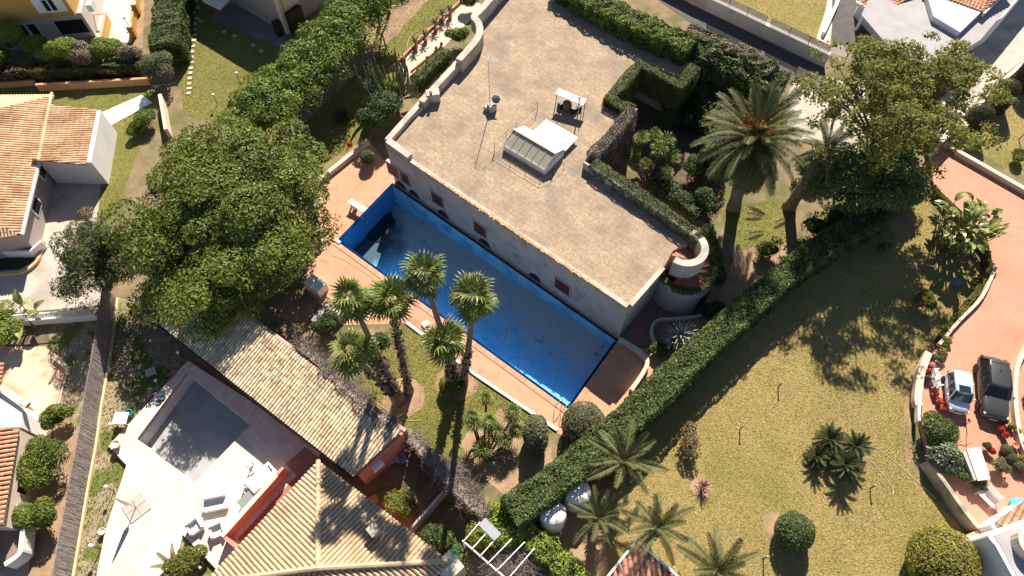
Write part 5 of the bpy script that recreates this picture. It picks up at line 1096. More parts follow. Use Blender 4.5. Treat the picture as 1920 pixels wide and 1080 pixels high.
# shrubs: px, z, rx, ry, rz, leaf, n, label
SH = [
 ('shrub', (40,92), 1.5, 1.4, 1.5, L_lime, 3800, 'bright lime shrub at the left end of the shrub row', 5),
 ('shrub', (88,104), 1.3, 1.1, 1.2, L_row, 2800, 'mid green shrub between the lime one and the long green one', 5),
 ('shrub', (128,112), 1.8, 1.1, 1.2, L_lime, 3600, 'long yellow green shrub in the middle of the shrub row', 6),
 ('shrub', (176,116), 1.4, 1.0, 1.15, LEAF('leaf_dry_shrub', (.15,.105,.07), (.31,.23,.16), trl=.2), 2600, 'dry brown shrub in the middle right of the shrub row', 5),
 ('shrub', (216,108), 1.5, 1.1, 1.2, L_lime, 3000, 'green shrub right of the dry brown one in the shrub row', 5),
 ('shrub', (258,114), 1.0, .9, 1.0, LEAF('leaf_dry_shrub', (.15,.1,.07), (.3,.2,.1)), 1500, 'small dry shrub at the right end of the shrub row', 4),
 ('shrub', (10,128), 1.3, 1.1, 1.1, L_row, 2300, 'green shrub at the left edge above the orange wall', 4),
 ('shrub', (316,148), 1.5, 1.9, 1.7, L_grey, 3600, 'grey green scraggly shrub below the broad clipped hedge', 7),
 ('shrub', (280,238), 1.3, 1.6, .9, L_row, 2200, 'green shrub beside the cream garden wall left of the huge tree', 5),
 ('shrub', (262,250), 1.0, 1.1, .7, L_ficus, 1500, 'dark shrub on the lawn edge left of the cream garden wall', 4),
 ('shrub', (195,318), .7, 1.2, .8, L_grey, 1500, 'narrow grey green shrub at the white garage corner', 4),
 ('shrub', (172,410), 1.0, 1.0, .7, LEAF('leaf_rusty', (.16,.10,.05), (.28,.17,.10), (.40,.2,.12)), 1500, 'rust coloured shrub between the concrete drive and the conifer', 4),
 ('shrub', (20,630), 1.7, 2.0, 1.3, L_lime, 3800, 'round yellow green shrub at the left edge above the patio', 7),
 ('shrub', (122,790), 1.3, 1.2, 1.0, L_ficus, 2200, 'uppermost loose shrub between patio and reed fence', 5),
 ('shrub', (104,880), 1.9, 2.0, 1.4, L_ficus, 4600, 'largest dark shrub between the patio and the reed fence', 8),
 ('shrub', (92,975), 1.6, 1.7, 1.2, L_ficus, 3400, 'lower dark shrub beside the white balcony and the reed fence', 6),
 ('shrub', (720,238), 2.3, 2.0, 2.1, L_dark, 7000, 'dark leafy shrub against the villa corner under the cactus', 7),
 ('shrub', (740,205), 1.6, 1.4, 1.6, L_row, 3200, 'light green leafy shrub at the foot of the tall cactus', 6),
 ('shrub', (858,85), 1.3, 1.2, 1.1, L_row, 2600, 'green leafy shrub next to the curled villa parapet', 6),
 ('shrub', (885,18), 1.1, 1.0, 1.1, L_hedge, 2000, 'dense shrub at the upper end of the pale path', 4),
 ('shrub', (1002,825), .85, 1.35, 1.35, L_grey, 3800, 'tall oval grey green shrub at the pool deck corner', 0),
 ('lime_shrub', (945,998), 2.3, 1.9, 1.25, L_lime, 6000, 'big yellow green shrub where the two hedges meet', 8),
 ('shrub', (905,1025), 1.1, 1.0, .7, L_row, 1600, 'small green shrub left of the white pergola', 4),
 ('shrub', (842,1045), 1.0, .9, .55, LEAF('leaf_bright', (.03,.10,.03), (.08,.22,.07)), 1400, 'bright green low plant beside the tan roof corner', 4),
 ('shrub', (815,1010), 1.4, 1.1, .8, L_dark, 2000, 'dark shrub in the shaded garden right of the tan roof', 5),
 ('shrub', (750,945), 1.6, 1.3, .8, L_olive, 1800, 'weedy olive shrub in the yard behind the salmon gable', 6),
 ('shrub', (1286,832), 1.15, 1.5, .75, LEAF('leaf_reddish', (.12,.095,.05), (.22,.17,.09), (.36,.22,.14)), 800, 'sparse reddish shrub standing alone on the upper lawn edge', 7),
 ('shrub', (1718,575), 1.0, 1.0, .9, L_olive, 2200, 'olive green shrub on the lawn near the driveway bend', 5),
 ('shrub', (1652,470), .6, .6, .55, L_hedge, 900, 'small dark shrub in the tree shade on the lawn', 4),
 ('shrub', (1732,815), 1.5, 1.6, 1.2, LEAF('leaf_feather', (.04,.075,.02), (.14,.18,.045), (.24,.25,.08)), 4200, 'feathery green shrub on the driveway wall below the chairs', 7),
 ('large_leaved_shrub', (1748,862), 1.4, 1.3, 1.1, LEAF('leaf_grey_big', (.07,.10,.05), (.24,.27,.17), (.36,.37,.26)), 1900, 'pale broad leaved shrub at the top of the retaining wall', 7),
 ('shrub', (1700,350), 1.2, 1.0, .8, L_dark, 1800, 'dark shrub at the hedge end under the trees', 4),
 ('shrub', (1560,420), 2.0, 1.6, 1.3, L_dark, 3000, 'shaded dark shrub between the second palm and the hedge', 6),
 ('shrub', (1430,480), 1.3, 1.0, .7, L_ficus, 1500, 'low shrub on the bare earth behind the long hedge', 5),
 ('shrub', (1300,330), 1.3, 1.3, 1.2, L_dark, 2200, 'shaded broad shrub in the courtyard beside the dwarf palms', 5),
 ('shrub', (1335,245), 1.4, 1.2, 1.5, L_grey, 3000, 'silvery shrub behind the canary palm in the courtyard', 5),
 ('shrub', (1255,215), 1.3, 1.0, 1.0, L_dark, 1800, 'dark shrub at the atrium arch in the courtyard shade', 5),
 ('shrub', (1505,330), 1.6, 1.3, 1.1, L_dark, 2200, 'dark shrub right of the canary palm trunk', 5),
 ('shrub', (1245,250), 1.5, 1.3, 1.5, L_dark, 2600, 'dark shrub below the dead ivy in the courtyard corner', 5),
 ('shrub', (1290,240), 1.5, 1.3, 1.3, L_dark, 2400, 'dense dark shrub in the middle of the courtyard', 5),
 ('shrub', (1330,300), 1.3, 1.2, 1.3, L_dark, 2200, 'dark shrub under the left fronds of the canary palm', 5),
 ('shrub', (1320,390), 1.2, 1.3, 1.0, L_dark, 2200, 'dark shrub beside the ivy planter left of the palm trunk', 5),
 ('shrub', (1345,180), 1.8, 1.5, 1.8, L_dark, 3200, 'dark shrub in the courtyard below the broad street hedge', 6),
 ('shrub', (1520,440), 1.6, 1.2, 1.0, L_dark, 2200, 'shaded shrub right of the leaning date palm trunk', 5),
 ('shrub', (1900,300), .9, .7, .6, L_olive, 1200, 'tufty shrub on the small lawn at the right edge', 4),
 ('shrub', (358,1058), 1.5, 1.2, .8, L_olive, 2200, 'olive shrub at the bottom edge beside the terrace corner', 6),
 ('shrub', (620,615), 1.2, 1.0, .9, L_dark, 1800, 'shaded shrub behind the stone barbecue under the huge tree', 5),
 ('shrub', (720,655), 1.2, 1.0, 1.0, L_dark, 1900, 'dark shrub behind the leaning fan palms', 5),
 ('shrub', (850,728), .95, .8, .7, L_ficus, 1700, 'low round shrub at the foot of the two fan palms', 0),
 ('shrub', (1330,590), 1.2, .9, .6, L_dark, 1500, 'dark shrub at the foot of the stair tower', 4),
 ('shrub', (1230,660), 1.2, .8, .5, L_hedge, 1300, 'low dark shrub beside the curved planter wall', 4),
]
for i, (nm, (x, y), rx, ry, rz, mt, n, lab, lb) in enumerate(SH):
    big = nm == 'large_leaved_shrub'
    if y < 150 and x < 280: y += 13; rx *= 1.5; ry *= 1.5; rz *= 1.4; n = int(n*1.9)
    bush(nm, lab, at(x, y), rx, ry, rz, mt, int(n*1.4), .34 if big else .17, .16 if big else .085, 'shrub', None, lb, not lab.startswith('sparse'), 30+i, True, 0 if lb else -.0)
for lab, (x, y), rx, rz, mt, n, z in [('large ball shaped clipped shrub at the pool deck corner', (1090,806), 1.5, 1.35, L_grey, 5200, 0), ('round clipped green ball standing alone on the lower lawn', (1479,1003), 1.22, 1.12, L_hedge, 4200, 0),
      ('large yellow green ball shrub at the bottom right of the lawn', (1742,1060), 2.15, 1.6, LEAF('leaf_gold', (.15,.15,.025), (.38,.33,.06), (.52,.42,.11)), 11000, 0), ('small clipped ball on a short stem at the deck by the villa corner', (692,303), .62, .6, L_hedge, 1500, .25)]:
    bush('topiary_ball', lab, at(x, y, z), rx, rx, rz, mt, n, .13, .075, 'topiary', None, 0, True, int(x), True, 0, .05)
for i, (x, y) in enumerate([(1849,204),(1899,158),(1948,118)]):
    q = at(x, y, 2.9); c = Vector((q.x, q.y, 0)); r = root_of('columnar_cypress', tuple(c), ['clipped domed cypress column next to the ochre gate house', 'clipped domed cypress column second from the gate house', 'clipped domed cypress column cut by the right edge'][i], 'tree', 'clipped cypress columns')
    n = 5200; z = RNG.uniform(.05, 3.2, n); a = RNG.uniform(0, 6.283, n); R = 1.02*np.where(z > 2.2, np.sqrt(np.clip(1-((z-2.2)/1.02)**2, 0.02, 1)), 1)*(1-.06*RNG.random(n))
    Pn = np.stack([c.x+R*np.cos(a), c.y+R*np.sin(a), z], 1); nnn = np.stack([np.cos(a), np.sin(a), np.clip(z-2.2, 0, 1)], 1)
    leaves('foliage', Pn, nnn, LEAF('leaf_cypress', (.035,.04,.015), (.11,.11,.045), (.17,.155,.075)), .13, .06, .6, r)
    b = MB(); b.lathe(c, [(.85,.02),(.9,1.2),(.9,2.2),(.62,2.85),(.2,3.1)], 14); b.build('twigs', m_core, r)
# tall fan palms by the pool
for lab, b_, t_, h, sd_, bd, s, nf, bt_ in [
  ('tallest leaning fan palm with its crown right above the pool house ridge', (752,750), (658,562), 13.0, 1, .05, .8, 25, (.1,.5)),
  ('straight fan palm in the middle of the left palm group', (766,733), (732,566), 12.2, 2, .02, .82, 26, (.08,.95)),
  ('short fan palm leaning far left over the withered creeper', (746,755), (660,660), 8.3, 3, -.05, .84, 24, (.2,.75)),
  ('slim fan palm with its crown over the pool centre', (862,722), (796,520), 14.0, 4, .05, .8, 25, (.1,.3)),
  ('short fan palm in front of the two slim ones', (846,727), (838,640), 7.6, 5, .0, .84, 25, (.1,.7)),
  ('slim straight fan palm nearest the villa with its crown over the pool', (868,716), (890,558), 13.2, 6, .03, .84, 25, (.1,.45))]:
    fan_palm(lab, at(*b_), at(*t_, h), .24, .15, nf, s, bt_, seed=sd_, bend=bd)
# feather palms
feather_palm('canary_palm', 'great canary date palm with orange fruit in the courtyard', at(1375,392), at(1411,262,8.0), 'canary', 110, .5, .44, 1.05, (86,-58), 'palm', None, 3, .02, 1.25, 9)
feather_palm('canary_palm', 'leaning date palm right of the great canary palm', at(1479,390), at(1547,285,6.8), 'canary', 30, .46, .40, .6, (80,-40), 'palm', None, 5, .04, 1.3, 0)
rg_s = (1.05, .92, 1.0, 1.1)
for i, (x, y, z, s, nf, lab) in enumerate([(1170,866,3.4,1.0,24,'young date palm rising over the long hedge above the water tanks'), (1124,972,3.0,.9,20,'young date palm beside the white water tanks'), (1232,990,3.0,1.0,20,'young date palm at the ridge of the red tiled shed'), (1344,1072,2.4,1.05,20,'young date palm at the bottom edge right of the shed')]):
    q = at(x, y, z); feather_palm('date_palm', lab, (q.x-.1, q.y-.1, 0), q, 'date', int(nf*.75), .3, .26, s*rg_s[i], (82,4), 'palm', 'young date palms on the lawn edge', 30+i, 0, 1.2, 0, (.3,.95))
for i, (x, y, z, s, lab) in enumerate([(1555,824,.9,0.9,'upper left cycad of the dark cycad group on the lawn'), (1603,838,1.0,0.9,'right cycad of the dark cycad group on the lawn'), (1585,872,1.1,0.92,'lowest cycad of the dark cycad group on the lawn'), (1530,856,.6,.75,'left low cycad of the dark cycad group on the lawn')]):
    q = at(x, y, z); rosette('cycad', lab, (q.x, q.y, 0), 'cycad', 40, s, z, 'cycad', 'cycads on the lawn', 50+i, (72,-14))
rosette('cycad', 'small cycad alone on the green lawn left of the cactus shrub', at(643,224), 'cycad', 26, .75, .35, 'cycad', None, 60, (60,-5))
rosette('dark_cordyline', 'small dark red rosette plant in a bare patch of the lawn', at(1316,915), 'cordyline', 30, 1.0, .3, 'plant', None, 61, (75,-10))
for i, (x, y, z, s, lab) in enumerate([(1276,628,1.6,1.35,'large silvery spiky rosette in the curved planter'), (1290,645,1.3,1.1,'lower silvery rosette in the curved planter'), (1262,640,1.2,1.0,'left silvery rosette in the curved planter')]):
    q = at(x, y, z); rosette('silver_yucca', lab, (q.x, q.y, 0), 'agave', 46, s, z, 'yucca', 'silvery yuccas in the planter', 70+i, (80,-25), .1)
rosette('date_palm_seedling', 'yellowish palm seedling at the terrace corner by the bottom edge', at(330,1062), 'date', 12, .6, .2, 'palm', None, 75, (70,10))
clump_palm('many stemmed dwarf palm on bare earth below the pool deck', at(910,860), pz([(911,748),(884,782),(917,792),(890,795),(962,775)], 2.2)+pz([(905,842),(947,828),(968,808),(930,812)], 1.3), .08, None, .95, 3)
clump_palm('many stemmed dwarf palm inside the villa courtyard', at(1208,345), pz([(1201,262),(1226,256),(1248,266),(1237,281)], 2.6)+pz([(1187,292),(1210,310),(1263,298),(1250,325)], 1.6), .09, None, 1.15, 4)
# paddle leaved strelitzias
def paddle_mesh(seed, L=1.5, W=.42):
    rg = random.Random(seed); V = []; F = []; val = []; n = 7
    for i in range(n):
        t0, t1 = i/n, (i+1)/n
        def w(t): return W*math.sin(PI*min(.99, .06+.94*t))**.7
        def c(t): return Vector((L*t, 0, .25*L*t-.55*L*t*t))
        for sg in (-1, 1):
            o = len(V); v = rg.uniform(.1, .95); lift = .35
            V.extend([c(t0), c(t1), c(t1)+Vector((.04, sg*w(t1), lift*w(t1))), c(t0)+Vector((.0, sg*w(t0)*rg.uniform(.85,1), lift*w(t0)))]); F.append((o, o+1, o+2, o+3)); val.extend([v]*4)
    return V, F, val
PAD = [frond_data('paddle_leaf', paddle_mesh(i), L_banana) for i in range(3)]
def strelitzia(label, base, R, H, n, s, seed):
    r = root_of('strelitzia', tuple(base), label, 'plant', None); rg = random.Random(seed)
    for i in range(n):
        a = rg.uniform(0, 6.28); d = R*math.sqrt(rg.random()); q = Vector((d*math.cos(a), d*math.sin(a), 0)); h = H*rg.uniform(.55, 1.05); top = q*1.25+UPv*h
        b = MB(); b.tube([q*.75, top], [.05, .025], 5); b.build('stem', L_hedge if False else M('strelitzia_stem', (.12,.15,.06), (.2,.2,.09), 3, .7), r, local=True)
        place_frond(PAD[i % 3], r, top, a+rg.uniform(-1.1, 1.1), rad(rg.uniform(5, 65)), rg.uniform(-.5, .5), s*rg.uniform(.75, 1.1), 'leaf')
    return r
strelitzia('tall clump of giant paddle leaved strelitzia beside the red driveway', at(1782,455), 1.9, 3.0, 120, .6, 5)
strelitzia('paddle leaved banana plant inside the white slatted fence', at(52,612), .9, 1.4, 16, .75, 6)
# tall cactus
cr = root_of('candelabra_cactus', tuple(at(738,196)), 'tall grey green candelabra cactus behind the villa corner', 'cactus'); rg = random.Random(2); c0 = at(738,196)
m_cac = M('cactus_skin', (.10,.125,.06), (.19,.20,.11), 4, .7)
for i in range(64):
    a = rg.uniform(0, 6.28); d = 2.5*math.sqrt(rg.random()); q = c0+Vector((d*math.cos(a), d*.8*math.sin(a), 0)); h = rg.uniform(2.6, 4.9)
    b = MB(); b.tube(smooth_path([c0.lerp(q, .55)+UPv*rg.uniform(1.0,1.6), q+UPv*h*.6, q+(q-c0)*.08+UPv*h], 3), [.07,.085,.085,.09,.085,.075,.03], 7); b.build('cactus_arm', m_cac, cr, True)

ring_ = [Vector((cT.x+rT*math.cos(rad(a)), cT.y+rT*math.sin(rad(a)), 0)) for a in range(-172, 35, 12)]
hedge('ivy_garland', 'ivy garland hanging over the rim of the round stair tower', ring_, .42, 2.95, 3.46, L_hedge, 420, .12, .07, amp=.1, rnd=.12, cat='ivy')

# grass blades standing in the lawns
def inside(poly, X, Y):
    r = np.zeros(len(X), bool); n = len(poly)
    for i in range(n):
        a, c = poly[i], poly[(i+1)%n]; dy = (c[1]-a[1]) or 1e-9
        r ^= ((a[1] > Y) != (c[1] > Y)) & (X < (c[0]-a[0])*(Y-a[1])/dy+a[0])
    return r
def grass(label, poly, dens, mat, h=.055, w=.026, z=.0, holes=()):
    X0, X1 = min(p.x for p in poly), max(p.x for p in poly); Y0, Y1 = min(p.y for p in poly), max(p.y for p in poly)
    n = int((X1-X0)*(Y1-Y0)*dens); X = RNG.uniform(X0, X1, n); Y = RNG.uniform(Y0, Y1, n); k = inside(poly, X, Y)
    for c, r in holes: k &= ((X-c.x)**2+(Y-c.y)**2) > (r*RNG.uniform(.75, 1.1, n))**2
    X = X[k]; Y = Y[k]; n = len(X); C = np.stack([X, Y, np.full(n, z)], 1); cl = np.clip(.5+.75*wob(C, .45, 31)+.35*wob(C, 1.7, 32), 0, 1)
    a = RNG.uniform(0, 6.283, n); S = np.stack([np.cos(a), np.sin(a), np.zeros(n)], 1)*w*RNG.uniform(.6, 1.4, (n, 1)); T = RNG.normal(0, .06, (n, 3)); T[:, 2] = h*RNG.uniform(.4, 1.3, n)
    V = np.stack([C-S, C+S, C+S*.25+T, C-S*.25+T], 1).reshape(-1, 3); val = np.clip(.32*RNG.random(n)+.12+.56*cl, 0, 1)
    o = mesh_np('grass', V, np.arange(4*n).reshape(-1, 4), mat, np.repeat(val, 4)); return tag(o, label, 'grass', None, 'stuff')
G_dry = LEAF('grass_dry', (.30,.265,.085), (.52,.435,.175), (.62,.53,.26), rough=.8, trl=.3); G_green = LEAF('grass_green', (.10,.12,.024), (.28,.26,.075), (.42,.36,.14), rough=.8, trl=.2)
grass('dry tan grass of the wide lawn right of the long hedge', ats([(1742,345),(1748,400),(1840,500),(1850,520),(1770,625),(1728,680),(1708,740),(1704,800),(1712,880),(1765,955),(1835,1015),(1885,1130),(1180,1130),(1120,1000),(1090,950),(1130,870),(1330,680),(1500,530),(1600,440)]), 290, G_dry, holes=[(at(1690,425),1.1),(at(1314,910),.7),(at(1453,985),.7)])
grass('short green grass between the pool deck and the pool house', ats([(700,640),(770,590),(890,695),(1040,800),(1020,860),(960,935),(880,880),(800,830),(690,740),(660,690)]), 220, G_green, holes=[(at(757,745),1.5),(at(856,718),1.4),(at(920,850),3.0)])
grass('green grass of the lawn along the pale villa path', ats([(612,305),(690,255),(760,130),(875,5),(900,-60),(740,-60),(600,140),(545,220),(585,290)]), 110, G_green)
grass('green grass of the neighbour lawn with the stepping stones', ats([(345,-30),(330,90),(345,215),(440,240),(520,190),(640,60),(520,-30)]), 110, G_green)
grass('green grass round the orange roofed house', ats([(0,150),(275,145),(295,190),(262,280),(215,400),(180,400),(190,330),(200,210),(100,205),(0,170)]), 90, G_green)
grass('weeds between the reed fence and the white terrace', ats([(222,580),(340,560),(330,640),(350,680),(205,835),(235,880),(195,1010),(175,1100),(140,1100),(175,850),(212,650)]), 60, LEAF('weeds', (.07,.10,.02), (.26,.22,.09), (.42,.34,.2), rough=.8), .10, .04)
grass('dry grass of the small lawn beyond the right driveway wall', ats([(1800,270),(1865,215),(1985,110),(1985,345),(1925,335)]), 120, G_dry)
grass('dry grass behind the white street wall', ats([(1390,-40),(1560,-40),(1535,75),(1470,50),(1375,0)]), 110, G_dry)
grass('thin grass round the courtyard palm trunks', ats([(1345,395),(1470,370),(1480,460),(1420,480),(1380,465)]), 120, G_green)
# ================================================================ walls, fences, small things, vehicles
m_kerb = M('cream_kerb', (.58,.47,.36), (.66,.55,.44), 1.5, .9, .2, 15)
def low_wall(name, label, pts, th, h, mat=m_kerb, z0=0.0, n=4, cat='wall', bevel=.02):
    b = MB(); w = [at(x, y, z0+h) for x, y in pts]; w = smooth_path(w, n) if n > 1 else w; wall_path(b, w, th, z0, z0+h); return b.build(name, mat, None, bevel=bevel, label=label, cat=cat)
low_wall('deck_wall', 'low cream wall between the orange deck and the green lawn', [(603,332),(690,262)], .35, .5, n=1)
low_wall('deck_kerb', 'white kerb along the lawn side of the orange pool deck', [(762,604),(890,701),(1045,806)], .22, .14, m_white, n=1, cat='kerb')
low_wall('path_kerb', 'brown brick kerb on the lawn side of the pale villa path', [(738,122),(800,58),(868,-4)], .25, .3, M('brick_kerb', (.36,.20,.13), (.45,.27,.19), 3, .9), n=1, cat='kerb')
low_wall('path_kerb', 'short terracotta kerb below the clipped path hedge', [(770,132),(800,108),(826,86)], .15, .2, m_terra, n=1, cat='kerb')
low_wall('curved_planter_wall', 'curled cream wall closing the right end of the pool deck', [(1162,634),(1185,648),(1208,665),(1214,680),(1205,700),(1184,731)], .3, .5)
low_wall('curved_planter_wall', 'S shaped cream planter wall round the silvery yuccas', [(1340,578),(1310,592),(1262,597),(1232,600),(1222,618),(1228,640),(1252,660)], .22, .4)
low_wall('garden_wall', 'cream garden wall end left of the huge tree', [(299,176),(303,200),(310,242)], .3, 1.1, n=1)
low_wall('drive_wall', 'cream kerb wall along the upper left bend of the red driveway', [(1868,500),(1842,556),(1800,600),(1762,645)], .22, .35, z0=.5)
low_wall('drive_wall', 'broad cream wall behind the plastic chairs at the driveway', [(1742,660),(1728,700),(1722,745),(1724,760)], .5, .55, z0=.3)
low_wall('drive_wall', 'small white walled planter between the chairs and the feathery shrub', [(1724,735),(1724,790)], .2, .5, m_white, z0=.5, n=1)
low_wall('retaining_wall', 'grey stained retaining wall between the lower lawn and the driveway', [(1742,862),(1775,908),(1812,960),(1836,990)], .28, 1.15, M('stained_wall', (.40,.34,.28), (.5,.43,.36), 1.2, .9, .2, 12, 6, (.22,.2,.17), .9), n=3)
low_wall('drive_wall', 'brown cream wall along the upper right side of the driveway', [(1772,268),(1850,312),(1990,392)], .4, .55, z0=.45, n=1)
low_wall('drive_wall', 'curved cream planter wall at the right edge next to the dark car', [(1935,635),(1908,690),(1906,760),(1918,830),(1945,880)], .3, .45, z0=.5)
low_wall('yard_wall', 'thin grey wall dividing the shaded yards below the withered creeper', [(770,990),(845,905)], .14, 1.4, m_grey, n=1)
low_wall('lower_patio_kerb', 'pale kerb with round lamp at the corner of the left patio', [(100,668),(126,690),(124,700)], .25, .35, n=1)
low_wall('patio_edge', 'cream edge of the left patio facing the weedy garden', [(125,700),(108,760),(90,830)], .12, .1, n=1)
bush('shrub', 'green shrub in the curved planter at the right picture edge', at(1925,735,.5), .9, 1.0, .6, L_hedge, 1500, .15, .08, 'shrub', None, 5, True, 99)
# steps beside the retaining wall
st = empty('garden_steps', tuple(at(1830,1040)), 'terracotta garden steps with white side walls by the lower right house', 'steps')
s0, s1 = at(1818,1000,.6), at(1862,1060,.6); d = Vector((s1.x-s0.x, s1.y-s0.y, 0)); L_ = d.length; d /= L_
for k in range(8):
    b = MB(); c = Vector((s0.x, s0.y, 0))+d*(L_*(k+.5)/8); z = .1+.17*(7-k)*.7; b.box(c+UPv*z/2, (L_/8+.02, 1.1, z), rz=math.atan2(d.y, d.x)); b.build('step', m_terra, st)
nrm = Vector((-d.y, d.x, 0))
for s in (-1, 1):
    b = MB(); b.bar(Vector((s0.x,s0.y,.9))+nrm*s*.62, Vector((s1.x,s1.y,.35))+nrm*s*.62, .14, .5); b.build('side_wall', m_white, st)
# reed fence
rf = empty('reed_fence', tuple(at(178,830)), 'long weathered grey brown reed fence on a yellow kerb', 'fence')
RFP = smooth_path(ats([(219,560),(208,640),(199,700),(187,770),(179,830),(164,910),(149,1000),(133,1095)]), 3)
b = MB(); wall_path(b, [p+Vector((.16,0,0)) for p in RFP], .16, 0, .22); b.build('kerb', M('yellow_kerb', (.55,.42,.22), (.62,.5,.3), 2, .9), rf)
b = MB(); wall_path(b, RFP, .05, .1, 2.1); b.build('backing', M('reed_backing', (.22,.18,.165), (.30,.25,.23), 2, .95), rf)
V = []; n = 0; rg = np.random.default_rng(5); Q = np.array([tuple(p) for p in RFP]); sl = np.linalg.norm(Q[1:]-Q[:-1], axis=1); cum = np.concatenate([[0], np.cumsum(sl)]); tot = cum[-1]; n = int(tot*150)
s = rg.uniform(0, tot, n); i = np.clip(np.searchsorted(cum, s, side='right')-1, 0, len(sl)-1); T_ = (Q[1:]-Q[:-1])/sl[:, None]; C0 = Q[i]+T_[i]*(s-cum[i])[:, None]; N0 = np.stack([-T_[i][:, 1], T_[i][:, 0], np.zeros(n)], 1)
side = np.where(rg.random(n) < .5, -1, 1)[:, None]; C0 = C0+N0*side*(.04+.03*rg.random(n))[:, None]
lo = C0+np.array([0,0,1])*rg.uniform(.05, .9, n)[:, None]; hi = C0+np.array([0,0,1])*rg.uniform(1.5, 2.3, n)[:, None]+T_[i]*rg.normal(0, .06, n)[:, None]; wv = T_[i]*rg.uniform(.006, .016, n)[:, None]
V = np.stack([lo-wv, lo+wv, hi+wv*.7, hi-wv*.7], 1).reshape(-1, 3)
o = mesh_np('reeds', V, np.arange(4*n).reshape(-1, 4), LEAF('dry_reed', (.24,.20,.185), (.50,.44,.41), (.62,.56,.53), rough=.9, trl=.05), np.repeat(rg.random(n), 4), rf); tag(o, kind='stuff')
# white slatted fence on a white wall
sf = empty('picket_fence', tuple(at(95,590)), 'white slatted fence on a white wall below the concrete drive', 'fence')
f0, f1 = at(-30,615), at(188,598); ef = (f1-f0).normalized(); Lf_ = (f1-f0).length
b = MB(); wall_path(b, [f0, f1], .2, 0, .75); b.build('wall', m_white, sf)
for k in range(int(Lf_/.19)):
    q = f0+ef*(k*.19+.1); b = MB(); b.bar(q+UPv*.75, q+UPv*1.5, .1, .03); b.build('slat', m_white, sf)
b = MB(); b.bar(f0+UPv*1.52, f1+UPv*1.52, .08, .05); b.build('top_rail', m_white, sf)
# water tanks
for (x, y), lab in (((1037,962), 'front white domed water tank with a grey hatch'), ((1084,922), 'rear white domed water tank half shaded by the hedge')):
    q = at(x, y, 2.1); t = empty('water_tank', (q.x, q.y, 0), lab, 'water tank', 'white water tanks')
    b = MB(); b.lathe((q.x, q.y, 0), [(.86,.0),(.88,.05),(.88,1.75),(.84,1.8)], 28); b.build('body', m_white, t, True)
    b = MB(); b.lathe((q.x, q.y, 0), [(.87,1.78),(.8,1.95),(.6,2.1),(.3,2.18),(.02,2.2)], 28); b.build('dome', m_white, t, True)
    b = MB(); b.lathe((q.x+.28, q.y-.42, 1.98), [(.2,0),(.22,.14),(.05,.2)], 14); b.build('hatch', m_grey, t)
    b = MB(); b.tube([(q.x+.2,q.y-.75,1.7), (q.x+.5,q.y-.95,1.2), (q.x+.5,q.y-.95,.05)], .035, 6); b.build('pipe', m_white, t)
# bollard lights
BOL = [((1387,806),'lawn bollard light right of the reddish shrub'), ((1546,653),'lawn bollard light in the tree shade near the lawn centre'), ((1459,726),'lawn bollard light beside the round shadow patch'), ((1631,916),'lawn bollard light below the cycad group'), ((1431,1048),'lawn bollard light left of the clipped ball'), ((1181,968),'lawn bollard light between the young date palms'), ((1910,262),'bollard light on the small lawn at the right edge')]
bp = None
for (x, y), lab in BOL:
    p = at(x, y, .01)
    if bp is None:
        bp = empty('bollard_light', tuple(p), lab, 'bollard light', 'bollard lights on the lawns')
        b = MB(); b.lathe(p, [(.05,0),(.04,.02),(.04,.75)], 10); b.build('post', m_black, bp)
        b = MB(); b.lathe(p+UPv*.75, [(.055,0),(.06,.1),(.075,.11),(.02,.16)], 10); b.build('lamp_head', M('lamp_grey', (.35,.33,.3), None, rough=.4), bp)
    else: dup(bp, p, 0, 1, lab)
# round globe lamps
GL = [((452,158),1.35,'globe lamp on a thin post on the neighbour lawn below the grey house'), ((408,196),1.2,'globe lamp on the neighbour lawn at the edge of the huge tree'), ((190,1030),1.3,'globe lamp at the terrace edge near the bottom'), ((215,921),1.2,'globe lamp in the weedy garden beside the closed parasol'), ((345,672),1.1,'globe lamp beside the terrace corner near the pool house eave'), ((303,723),1.0,'larger globe lamp on the weedy ground by the pots'), ((222,806),1.2,'globe lamp next to the white garden table'), ((107,694),.9,'globe lamp on the pale kerb of the left patio'), ((384,1068),.8,'globe lamp in the shrubs at the terrace corner by the bottom edge'), ((292,648),.9,'globe lamp in the shade of the huge tree by the weedy ground')]
gp_ = None; m_globe = M('globe_white', (.78,.77,.75), None, rough=.35)
for (x, y), h, lab in GL:
    p = at(x, y, .0)
    if gp_ is None:
        gp_ = empty('globe_lamp', tuple(p), lab, 'lamp', 'white globe lamps'); b = MB(); b.tube([p, p+UPv*1.2], .03, 7); b.build('post', m_black, gp_)
        b = MB(); b.sphere(p+UPv*1.32, .15, 14, 9); b.build('globe', m_globe, gp_, True)
    else: dup(gp_, p, 0, h/1.35, lab)
